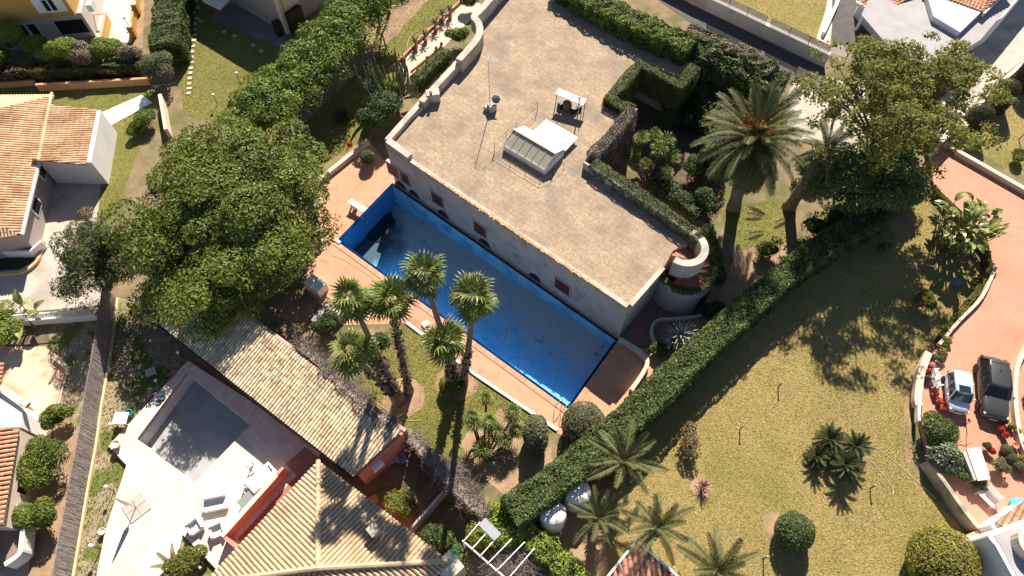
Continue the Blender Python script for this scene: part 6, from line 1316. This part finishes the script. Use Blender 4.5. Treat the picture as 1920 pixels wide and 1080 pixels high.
# terrace: closed parasol, furniture
ps = empty('closed_parasol', tuple(at(256,952,.3)), 'closed white parasol on four concrete slabs on the terrace', 'parasol')
c = at(256,952,.3)
for dx in (-.36, .36):
    for dy in (-.36, .36):
        b = MB(); R = Matrix.Rotation(.75, 3, 'Z'); b.box(c+R @ Vector((dx, dy, .03)), (.68,.68,.06), rz=.75); b.build('base_slab', M('slab_pinkish', (.44,.36,.32), (.5,.42,.38), 2, .9), ps)
b = MB(); b.tube([c+UPv*.05, c+UPv*2.9], .03, 8); b.build('pole', m_metal, ps)
b = MB(); b.lathe(c, [(.1,1.1),(.17,1.25),(.13,2.0),(.06,2.75),(.02,2.8)], 9); b.build('furled_canopy', m_white, ps, True)
def chair(name, label, x, y, z, rz, mat, w=.55, group=None, arms=True):
    p = at(x, y, z); r = empty(name, tuple(p), label, 'chair', group, rz)
    def L(bm, nm): return bm.build(nm, mat, r, local=True)
    L(MB().box((0,0,.42), (w,w,.05)), 'seat')
    for k in range(3): L(MB().box((0,w/2,.58+.15*k), (w,.03,.1)), 'back_slat')
    for sx in (-1,1):
        for sy in (-1,1): L(MB().box((sx*w*.45, sy*w*.45, .21), (.05,.05,.42)), 'leg')
        L(MB().box((sx*w*.47, w*.48, .65), (.05,.05,.5)), 'back_post')
        if arms: L(MB().box((sx*w*.5, 0, .64), (.07,w,.04)), 'armrest')
    return r
def armchair(label, x, y, rz):
    p = at(x, y, .3); r = empty('lounge_chair', tuple(p), label, 'chair', 'white lounge chairs on the terrace', rz)
    for c_, s_, nm in (((0,0,.22),(.75,.75,.35),'seat'), ((0,.36,.5),(.75,.14,.5),'backrest'), ((-.38,0,.38),(.14,.75,.45),'armrest'), ((.38,0,.38),(.14,.75,.45),'armrest')): MB().box(c_, s_).build(nm, m_white, r, local=True, bevel=.03)
armchair('white lounge chair nearer the terrace corner', 370, 990, rad(40)); armchair('white lounge chair next to the salmon wall corner', 412, 997, rad(25))
p = at(408,948,.3); r = empty('day_bed', tuple(p), 'white day bed standing alone on the terrace', 'day bed', None, rad(12))
for c_, s_, nm in (((0,0,.25),(1.5,.75,.35),'mattress'), ((0,.4,.55),(1.4,.14,.55),'backrest')): MB().box(c_, s_).build(nm, m_white, r, local=True, bevel=.04)
def table(name, label, x, y, z, rz, L_, W_, mat, h=.74):
    p = at(x, y, z+h); p.z = z; r = empty(name, tuple(p), label, 'table', None, rz); MB().box((0,0,h), (L_,W_,.05)).build('table_top', mat, r, local=True)
    for sx in (-1,1):
        for sy in (-1,1): MB().box((sx*(L_/2-.08), sy*(W_/2-.08), h/2-.02), (.06,.06,h-.04)).build('leg', mat, r, local=True)
table('dining_table', 'white dining table on the shaded part of the terrace', 490, 895, .3, rad(48), 1.9, 1.0, m_white); table('side_table', 'grey topped table beside the salmon wall', 461, 938, .3, rad(48), .95, .7, M('grey_top', (.22,.25,.23), None, rough=.5))
for i, (x, y, a) in enumerate([(472,905,130),(508,885,-50),(500,912,-140),(478,882,40)]): chair('garden_chair', ['white garden chair at the terrace side of the dining table', 'white garden chair at the pool house end of the dining table', 'white garden chair between dining table and salmon wall', 'white garden chair at the pool side of the dining table'][i], x, y, .3, rad(a), m_white, .48, 'garden chairs at the dining table', False)
table('garden_table', 'white table standing in the weedy garden left of the pool', 226, 784, 0, rad(0), .95, .85, m_white); table('low_slab_table', 'low grey slab table in the shaded weedy garden', 282, 697, 0, rad(25), .7, .6, m_conc, .35)
# pots
m_pot = M('terracotta_pot', (.42,.17,.10), (.5,.22,.14), 3, .85); m_potw = M('pale_pot', (.58,.5,.42), (.66,.58,.5), 3, .85)
def pot(label, x, y, z, r_, h, mat=m_pot, plant=None, ph=.5, n=260, group=None, seed=1):
    p = at(x, y, z); r = empty('potted_plant' if plant else 'flower_pot', tuple(p), label, 'pot' if not plant else 'potted plant', group)
    b = MB(); b.lathe(p, [(r_*.7,0),(r_,h*.85),(r_*1.1,h*.87),(r_*1.1,h),(r_*.9,h),(r_*.88,h*.9),(.01,h*.88)], 14); b.build('pot', mat, r, True)
    if plant:
        rg = np.random.default_rng(seed); d = unit(rg.normal(0, 1, (n, 3))); d[:, 2] = np.abs(d[:, 2]); C = np.array(tuple(p))+np.array([0,0,h])+d*np.array([ph,ph,ph*.9])*rg.uniform(.3, 1, (n, 1)); leaves('foliage', C, d, plant, .16, .06, .6, r)
for i, (x, y) in enumerate([(757,118),(780,92),(798,78),(817,57),(830,40),(844,33)]):
    if i == 0: pot('pot with red flowers at the lower end of the pale path', x, y, .02, .25, .35, m_pot, L_red, .3, 200)
    else:
        p = at(x, y, .02); r = rosette('potted_cycad', ['','potted palm on the path kerb, first after the red flowers','potted palm on the path kerb, second after the red flowers','potted palm on the path kerb, third after the red flowers','potted palm on the path kerb, last but one before the shrub','potted palm on the path kerb nearest the upper shrub'][i], tuple(p), 'cycad', 16, .5, .75, 'potted plant', 'potted palms along the path', 80+i, (75,5), .06)
        b = MB(); b.lathe(p, [(.17,0),(.25,.4),(.28,.42),(.28,.46),(.2,.46),(.02,.42)], 14); b.build('pot', m_pot, r, True)
for i, (x, y) in enumerate([(802,112),(818,94),(828,86)]): pot(['small pot with spiky leaves nearest the cactus on the path side','middle small pot with spiky leaves on the terracotta kerb','small pot with spiky leaves nearest the leafy shrub'][i], x, y, .1, .14, .22, m_pot, L_dark, .22, 60, 'small pots on the terracotta kerb', i)
pot('pot with bright red flowers on the low cream deck wall', 657, 275, .5, .22, .28, m_pot, L_red, .28, 220)
pot('round pale pot at the terrace corner by the weedy garden', 221, 836, .3, .28, .4, m_potw); pot('small brown pot at the lower terrace edge', 195, 998, .1, .22, .3, m_potw)
for i, (x, y, c_) in enumerate([(283,742,0),(316,712,0),(328,702,0),(300,756,1),(308,748,1)]): pot(['dark pot beside the larger globe lamp','terracotta pot with dry plant at the pool terrace corner','small terracotta pot next to the dry potted plant','blue grey bucket pot on the terrace edge','second bucket pot among the pool things'][i], x, y, .1, .2, .3, m_pot if not c_ else M('blue_grey_pot', (.1,.16,.22), None, rough=.5), L_dark if i == 1 else None, .2, 80)
b = MB(); b.lathe(at(247,778), [(.2,0),(.24,.5),(.26,.52),(.2,.52),(.18,.1)], 16); b.build('bucket', M('teal_bucket', (.02,.25,.25), None, rough=.4), None, label='teal bucket beside the white garden table', cat='bucket')
# driveway things
for i, (x, y, rz, lab) in enumerate([(1748,705,95,'upper white plastic chair at the driveway wall'), (1750,722,100,'lower white plastic chair at the driveway wall')]): chair('plastic_chair', lab, x, y, .5, rad(rz), m_white, .55, 'white plastic chairs at the wall')
m_pink = LEAF('flower_pink', (.55,.16,.2), (.75,.35,.38), trl=.2)
DP = [(1744,688,m_pink,'pot with pink flowers above the plastic chairs'), (1738,700,L_red,'pot with dark red flowers beside the upper plastic chair'), (1735,712,L_dark,'dark leaved pot between the wall and the plastic chairs'), (1748,672,L_grey,'grey leaved pot at the end of the broad cream wall'), (1750,742,L_red,'red pot below the lower plastic chair'), (1758,756,L_red,'pot with red flowers in the row below the chairs'), (1764,768,L_red,'lowest pot with red flowers beside the feathery shrub'), (1771,796,L_red,'pot with red flowers right of the feathery shrub'), (1770,806,None,'empty brown pot right of the feathery shrub'),
      (1872,806,L_red,'red flowering pot at the upper left of the pot collection'), (1880,818,L_red,'second red flowering pot of the pot collection'), (1892,802,L_olive,'olive leaved pot of the pot collection'), (1905,812,L_yellow,'yellowish pot of the pot collection'), (1915,835,L_dark,'dark pot at the right of the pot collection'), (1912,862,L_yellow,'yellow leaved pot at the edge of the pot collection'), (1917,888,L_red,'red flowering pot at the right edge below the cactus balls'), (1900,838,None,'empty terracotta pot in the middle of the pot collection'), (1880,792,L_olive,'olive shrubby pot at the top of the pot collection')]
for i, (x, y, mt, lab) in enumerate(DP): pot(lab, x, y, .5, .2, .3, m_pot, mt, .26 if mt else .2, 200, None, i)
for i, (x, y, lab) in enumerate([(1882,847,'upper ball cactus in the pot collection'), (1892,862,'middle ball cactus in the pot collection'), (1903,876,'lower ball cactus in the pot collection')]):
    bush('ball_cactus', lab, at(x, y, .5), .42, .42, .34, LEAF('leaf_cactus', (.07,.075,.035), (.16,.15,.08)), 1100, .08, .03, 'cactus', 'ball cacti', 0, True, 90+i, True, 0, .03, M('cactus_body', (.06,.065,.03), None, rough=.8))
for i, (x, y) in enumerate([(1768,652),(1764,664),(1758,676),(1771,640)]): bush('border_plant', ['succulent border plant second from the drainpipe at the cream kerb','third succulent border plant at the driveway kerb','lowest succulent border plant above the pink flowers','uppermost succulent border plant at the cream kerb end'][i], at(x, y, .5), .45, .4, .3, L_yellow if i % 2 else L_hedge, 350, .2, .07, 'plant', 'succulents along the kerb', 4, True, 110+i)
# masonry well with white slab and plants round it
w = empty('masonry_well', tuple(at(1830,880,.5)), 'stone box with a sloping white slab top amid plants on the driveway', 'well')
A4 = [at(1811,842,1.5), at(1838,838,1.6), at(1857,898,1.6), at(1832,902,1.5)]; b = MB(); b.prism([Vector((p.x,p.y,0)) for p in A4], 1.5, 1.6); b.build('slab', m_white, w)
A5 = [at(1800,850,1.2), at(1832,845,1.2), at(1850,895,1.2), at(1822,903,1.2)]; b = MB(); b.prism(A5, .5, 1.497); b.build('stone_box', m_para, w)
for i, (x, y, rx, rz, mt, lab) in enumerate([(1798,868,.6,.5,L_olive,'olive plant left of the masonry well'), (1803,893,.6,.45,L_hedge,'green plant at the lower left of the masonry well'), (1826,908,.8,.4,L_hedge,'green plant in front of the masonry well'), (1868,880,.8,.5,L_grey,'grey feathery plant right of the masonry well'), (1853,848,.35,.35,L_red,'red flowering plant at the right of the white slab'), (1845,838,.4,.4,L_dark,'dark palm like plant behind the white slab')]): bush('well_plant', lab, at(x, y, .5), rx, rx*.9, rz, mt, 900, .15, .07, 'plant', 'plants round the well', 5, True, 120+i)
bn = empty('garden_bench', tuple(at(1845,935,.5)), 'white slatted garden bench on the driveway below the well', 'bench', None, rad(-55))
for k in range(7): MB().box((0,-.3+.1*k,.42), (1.2,.07,.03)).build('seat_slat', m_white, bn, local=True)
for k in range(6): MB().box((0,.4,.52+.09*k), (1.2,.03,.06)).build('back_slat', m_white, bn, local=True)
for sx in (-1,1):
    MB().box((sx*.55,-.28,.21), (.05,.05,.4)).build('leg', m_white, bn, local=True); MB().box((sx*.55,.4,.5), (.05,.05,1.0)).build('leg', m_white, bn, local=True)
tc = MB(); tc.sphere(at(1908,945,.75), (.55,.4,.3), 14, 8); rgx = random.Random(4); tc.v = [v+Vector((rgx.uniform(-.05,.05), rgx.uniform(-.05,.05), rgx.uniform(-.05,.05))) for v in tc.v]; tc.build('folded_tarpaulin', M('turquoise_cloth', (.06,.55,.5), (.1,.65,.6), 4, .7), None, True, label='crumpled turquoise tarpaulin by the lower right porch', cat='tarpaulin')
mg = empty('metal_rack', tuple(at(1805,820,.5)), 'thin black metal rack on the driveway below the small car', 'rack')
R4 = [at(1793,795,.55), at(1812,795,.55), at(1812,835,.55), at(1794,832,.55)]
for i in range(4): MB().tube([R4[i], R4[(i+1)%4]], .018, 5).build('bar', m_rust, mg); MB().tube([Vector((*R4[i].xy,.5)), Vector((*R4[i].xy,1.2))], .018, 5).build('post', m_rust, mg)
dp = MB(); dp.lathe(at(1774,636,.5), [(.16,0),(.2,.25),(.17,.26),(.1,.05)], 12); dp.build('black_bucket', m_black, None, label='black bucket at the end of the cream driveway kerb', cat='bucket')
gm = empty('garden_gate', tuple(at(1815,1060)), 'thin iron gate leaning at the steps on the lower lawn', 'gate')
G4 = [at(1822,1035,.05), at(1830,1062,.05)]; 
for k in range(7): q = G4[0].lerp(G4[1], k/6); MB().tube([q, q+UPv*1.1], .014, 5).build('bar', m_rust, gm)
for z in (.1, 1.1): MB().tube([G4[0]+UPv*z, G4[1]+UPv*z], .02, 5).build('rail', m_rust, gm)
sp_ = empty('solar_panel', tuple(at(1793,528)), 'small dark blue solar panel standing in the strelitzia shade', 'solar panel')
q = at(1792,528,.45); MB().box(q, (.72,.6,.04), rot=(Matrix.Rotation(-.35,3,'Z') @ Matrix.Rotation(.5,3,'X'))).build('panel', M('solar_blue', (.12,.14,.2), None, rough=.2, spec=.6), sp_); MB().tube([(q.x,q.y,0),(q.x,q.y,.42)], .04, 6).build('post', m_metal, sp_)
# pergola
pg = empty('white_pergola', tuple(at(870,1030)), 'white steel pergola bars over the dark garden by the bottom edge', 'pergola')
z = 2.5; b0, b1 = at(868,1014,z), at(955,1090,z); MB().bar(b0, b1, .09, .09).build('beam', m_white, pg)
for (x0, y0), (x1, y1) in (((869,1015),(900,979)), ((884,1030),(919,992)), ((899,1044),(934,1005)), ((914,1057),(960,1010)), ((930,1071),(984,1016)), ((950,1088),(1002,1028))): MB().bar(at(x0,y0,z+.1), at(x1,y1,z+.1), .06, .08).build('rafter', m_white, pg)
MB().prism(ats([(897,984),(910,971),(940,1001),(927,1014)], z+.2), z+.17, z+.22).build('roof_sheet', M('grey_blue_sheet', (.3,.3,.36), (.36,.36,.42), 3, .5), pg)
for x, y in ((868,1014),(955,1090)): q = at(x,y,z); MB().bar(Vector((q.x,q.y,0)), q, .09).build('post', m_white, pg)
# stone barbecue, deck things, yard things
bq = empty('stone_barbecue', tuple(at(605,560)), 'stone barbecue with pale slab between the huge tree and the fan palms', 'barbecue')
MB().box(at(590,530,.95)-UPv*.47, (1.5,1.0,.95), rz=-.6).build('block', m_white, bq, bevel=.03); MB().box(at(612,590,.5)-UPv*.2, (1.6,1.9,.35), rz=-.5).build('stone_slab', M('mottled_stone', (.33,.28,.26), (.42,.37,.34), 2, .9), bq, bevel=.05)
MB().box(at(640,575,.9)-UPv*.45, (.6,1.6,.9), rz=-.6).build('chimney_block', m_para, bq, bevel=.03)
MB().box(at(798,608,.1), (.5,.4,.2), rz=.6).build('skimmer_box', m_white, None, bevel=.02, label='small white box on the near deck edge between the palms', cat='box')
MB().box(at(633,452,.08), (.6,.25,.14), rz=-.7).build('white_plank', m_white, None, label='white plank at the left corner of the blue pool', cat='plank')
table('round_yard_table', 'pinkish worn table in the yard behind the salmon gable', 735, 858, 0, .3, .85, .85, M('worn_pink', (.42,.28,.24), (.5,.36,.3), 3, .9), .7)
chair('yard_chair', 'metal framed chair in the dark yard behind the gable', 758, 865, 0, .4, m_metal, .5, None, False)
MB().box(at(700,935,.4)-UPv*.2, (.55,.45,.4), rz=.5).build('cardboard_box', M('cardboard', (.4,.26,.15), None, rough=.9), None, label='brown box at the foot of the tan roof eave', cat='box')
# hoses
def hose(label, pts, mat, z=.03, r=.02): 
    b = MB(); b.tube(smooth_path([at(x, y, z) for x, y in pts], 6), r, 6); b.build('garden_hose', mat, None, True, label=label, cat='hose')
m_hy = M('yellow_hose', (.55,.45,.2), None, rough=.5); m_hw = M('pale_hose', (.62,.58,.48), None, rough=.5)
hose('pale hose looping over the green lawn beside the villa path', [(762,92),(766,75),(775,62),(785,60),(790,68)], m_hy)
hose('long pale hose across the dry lawn to the retaining wall', [(1612,822),(1640,838),(1680,868),(1720,903),(1755,935)], m_hw); hose('shorter pale hose curling near the cycads', [(1626,857),(1640,872),(1660,895),(1674,915),(1674,928)], m_hw)
hose('yellow hose running along the near deck edge', [(622,478),(650,490),(690,515),(740,553),(770,575)], m_hy); hose('thin hose on the deck by the diving board', [(654,370),(675,345),(705,322),(715,308)], m_hy, .04, .015); hose('black hose hanging from the diving board into the pool', [(672,400),(682,412),(690,420)], m_black, .03, .02)
hose('cream hose on the small lawn below the pool house', [(660,720),(720,765),(760,787),(790,788)], m_hy)
# fallen palm fronds in the courtyard
for i, (x, y, a) in enumerate([(1395,400,-.2),(1450,420,.4),(1440,395,2.6),(1400,440,.2)]):
    r = empty('fallen_frond', tuple(at(x, y, .25)), ['fallen grey frond nearest the canary palm trunk','fallen frond below the leaning date palm','fallen frond between the two date palm trunks','fallen frond on the grass at the hedge side'][i], 'palm frond', 'fallen fronds'); place_frond(feather('canary')[0], r, Vector((0,0,0)), a, rad(4), .2, .55)
# ---------------------------------------------------------------- cars
def loft(secs, mat, name, root, sub=2, close=True):
    b = MB(); n = len(secs[0]); m = len(secs)
    b.v = [Vector(p) for s in secs for p in s]
    for i in range(m-1):
        for k in range(n): b.f.append((i*n+k, i*n+(k+1)%n, (i+1)*n+(k+1)%n, (i+1)*n+k))
    b.f += [tuple(range(n))[::-1], tuple(range((m-1)*n, m*n))]
    return b.build(name, mat, root, True, local=True, subsurf=sub)
def car(label, loc, rz, L, W, H, paint, roofm, rimm, wb, wr, belt, st, kind, tail):
    r = empty('parked_car', tuple(loc), label, 'car', 'cars parked on the driveway', rz)
    def sec(x, w, zb, zs, zt):   # symmetrical body section
        h = [(0,zb),(w*.8,zb),(w*.97,zb+.12),(w,zb+(zs-zb)*.55),(w*.95,zs),(w*.6,zt),(0,zt+.02)]
        return [(x, y, z) for y, z in h]+[(x, -y, z) for y, z in h[-2:0:-1]]
    loft([sec(L*x, W/2*w, zb, zs, zt) for x, w, zb, zs, zt in st['body']], paint, 'body', r)
    g = st['glass']; bw, tw, zb, zt = g['bw']*W/2, g['tw']*W/2, belt, H-.04
    xb0, xb1, xt0, xt1 = g['x']     # rear base, front base, rear roof, front roof
    xb0, xb1, xt0, xt1 = [L*q for q in (xb0, xb1, xt0, xt1)]
    def ring(x0, x1, w, z, cf): return [(x0,-w*.8,z),(x0+cf,-w,z),((x0+x1)/2,-w*1.03,z),(x1-cf*1.2,-w,z),(x1,-w*.75,z),(x1+.05,0,z),(x1,w*.75,z),(x1-cf*1.2,w,z),((x0+x1)/2,w*1.03,z),(x0+cf,w,z),(x0,w*.8,z),(x0-.03,0,z)]
    R0, R1 = ring(xb0, xb1, bw, zb-.06, .12), ring(xt0, xt1, tw, zt, .1); n = 12
    b = MB(); b.v = [Vector(p) for p in R0+R1]; b.f = [(i, (i+1)%n, (i+1)%n+n, i+n) for i in range(n)]+[tuple(range(n, 2*n))]; b.build('windows', m_glass, r, False, local=True)
    top = [(x*1.0+(.02 if x > 0 else -.02), y*1.02, z+.005) for x, y, z in R1]; b = MB(); cx = sum(p[0] for p in top)/n
    b.v = [Vector(p) for p in top]+[Vector((cx+(p[0]-cx)*.86, p[1]*.86, p[2]+.045)) for p in top]+[Vector((p[0], p[1], p[2]-.035)) for p in top]
    b.f = [(i, (i+1)%n, (i+1)%n+n, i+n) for i in range(n)]+[tuple(range(n, 2*n))]+[(i+2*n, (i+1)%n+2*n, (i+1)%n, i) for i in range(n)]; b.build('roof', roofm, r, True, local=True)
    for sg in (-1, 1):
        for a, c in ((1 if sg < 0 else 9, 1 if sg < 0 else 9), (3 if sg < 0 else 7, 3 if sg < 0 else 7), (2 if sg < 0 else 8, 2 if sg < 0 else 8)):
            MB().bar(Vector(R0[a])*1.004, Vector(R1[c])*1.004, .075, .06).build('pillar', paint, r, local=True)
        MB().bar((L*g['x'][1]-.35, sg*(W/2+.06), belt+.02), (L*g['x'][1]-.35, sg*(W/2+.2), belt+.06), .12, .14).build('mirror', paint, r, local=True, bevel=.03)
        hx = L*st['hl'][0]; MB().box((hx, sg*W*.36, st['hl'][1]), (.16,.26,.09), rz=-sg*.45).build('headlight', M('headlight_glass', (.7,.72,.74), None, rough=.1, spec=.6), r, local=True, bevel=.03)
        MB().box((-L*.472, sg*W*.41, belt-.09), (.1,.2,.16)).build('tail_light', M('tail_red', (.4,.02,.02), None, rough=.2), r, local=True, bevel=.02)
        for xx in (wb, -wb):
            c = Vector((L*xx, sg*(W/2-.1), wr)); wv = MB(); Rm = Matrix.Rotation(PI/2, 3, 'X')
            wv.lathe((0,0,-.11), [(wr*.62,0),(wr*.95,.0),(wr,.04),(wr,.18),(wr*.95,.22),(wr*.62,.22)], 22); wv.v = [Rm @ v+c for v in wv.v]; t = wv.build('wheel', m_black, r, True, local=True)
            rm = MB(); rm.lathe((0,0,-.105 if sg > 0 else .07), [(.02,0),(wr*.6,.0),(wr*.6,.035),(.02,.03)], 16); rm.v = [Rm @ v+c for v in rm.v]; rm.build('rim', rimm, t, local=True)
    MB().box((L*.492, 0, .42), (.04,.5,.12)).build('number_plate', m_white, r, local=True)
    MB().box((L*.485, 0, .58), (.06,W*.45,.14)).build('grille', m_black, r, local=True, bevel=.02)
    if kind == 'sunroof': MB().box((L*.02, 0, H+.012), (L*.17, W*.52, .02)).build('sunroof', m_glass, r, local=True, bevel=.005)
    if kind == 'suv':
        MB().box((-L*.34, 0, H-.02), (.28, W*.62, .05), rot=Matrix.Rotation(-.1,3,'Y')).build('roof_spoiler', m_black, r, local=True, bevel=.02)
        for sg in (-1,1): MB().bar((-L*.26, sg*W*.345, H+.03), (L*.08, sg*W*.345, H+.03), .04, .04).build('roof_rail', m_black, r, local=True)
        MB().box((-L*.2, 0, H+.05), (.12,.05,.06)).build('aerial_fin', m_black, r, local=True)
    return r
m_carb = M('charcoal_car_paint', (.045,.045,.047), None, rough=.35, spec=.5, coat=.6); m_carw = M('pale_car_paint', (.60,.64,.70), None, rough=.3, coat=.6); m_carblue = M('light_blue_roof_paint', (.42,.62,.70), None, rough=.3, coat=.6)
c0, c1 = at(1867,676,1.6), at(1871,770,1.3); hd = math.atan2(c1.y-c0.y, c1.x-c0.x)-.02
q = at(1868,724,1.5); car('charcoal sport utility car at the right edge of the red driveway', (q.x, q.y, .5), hd, 4.7, 1.9, 1.6, m_carb, m_carb, M('dark_rim', (.16,.15,.15), None, rough=.3, metal=.8), .30, .36, 1.02,
    dict(body=[(-.5,.80,.35,.80,.95),(-.47,.95,.28,.92,1.03),(-.3,1,.25,.95,1.05),(0,1,.25,.95,1.05),(.2,1,.25,.93,1.05),(.36,.98,.26,.88,1.0),(.46,.9,.3,.76,.88),(.5,.72,.36,.62,.72)], glass=dict(bw=.90, tw=.70, x=(-.47,.21,-.38,.06)), hl=(.445,.745)), 'suv', None)
c0, c1 = at(1798,704,1.4), at(1797,762,1.1); hd = math.atan2(c1.y-c0.y, c1.x-c0.x)+.02
q = at(1800,734,1.4); car('tiny pale car with light blue roof and sunroof beside the larger car', (q.x, q.y, .5), hd, 2.95, 1.5, 1.5, m_carw, m_carblue, M('pink_rim', (.5,.2,.18), None, rough=.4), .34, .28, .92,
    dict(body=[(-.5,.78,.32,.72,.86),(-.46,.94,.25,.84,.93),(-.25,1,.22,.86,.94),(0,1,.22,.86,.94),(.2,1,.22,.84,.94),(.36,.97,.24,.78,.88),(.46,.88,.28,.64,.74),(.5,.7,.34,.52,.6)], glass=dict(bw=.93, tw=.76, x=(-.47,.27,-.43,.12)), hl=(.43,.65)), 'sunroof', None)
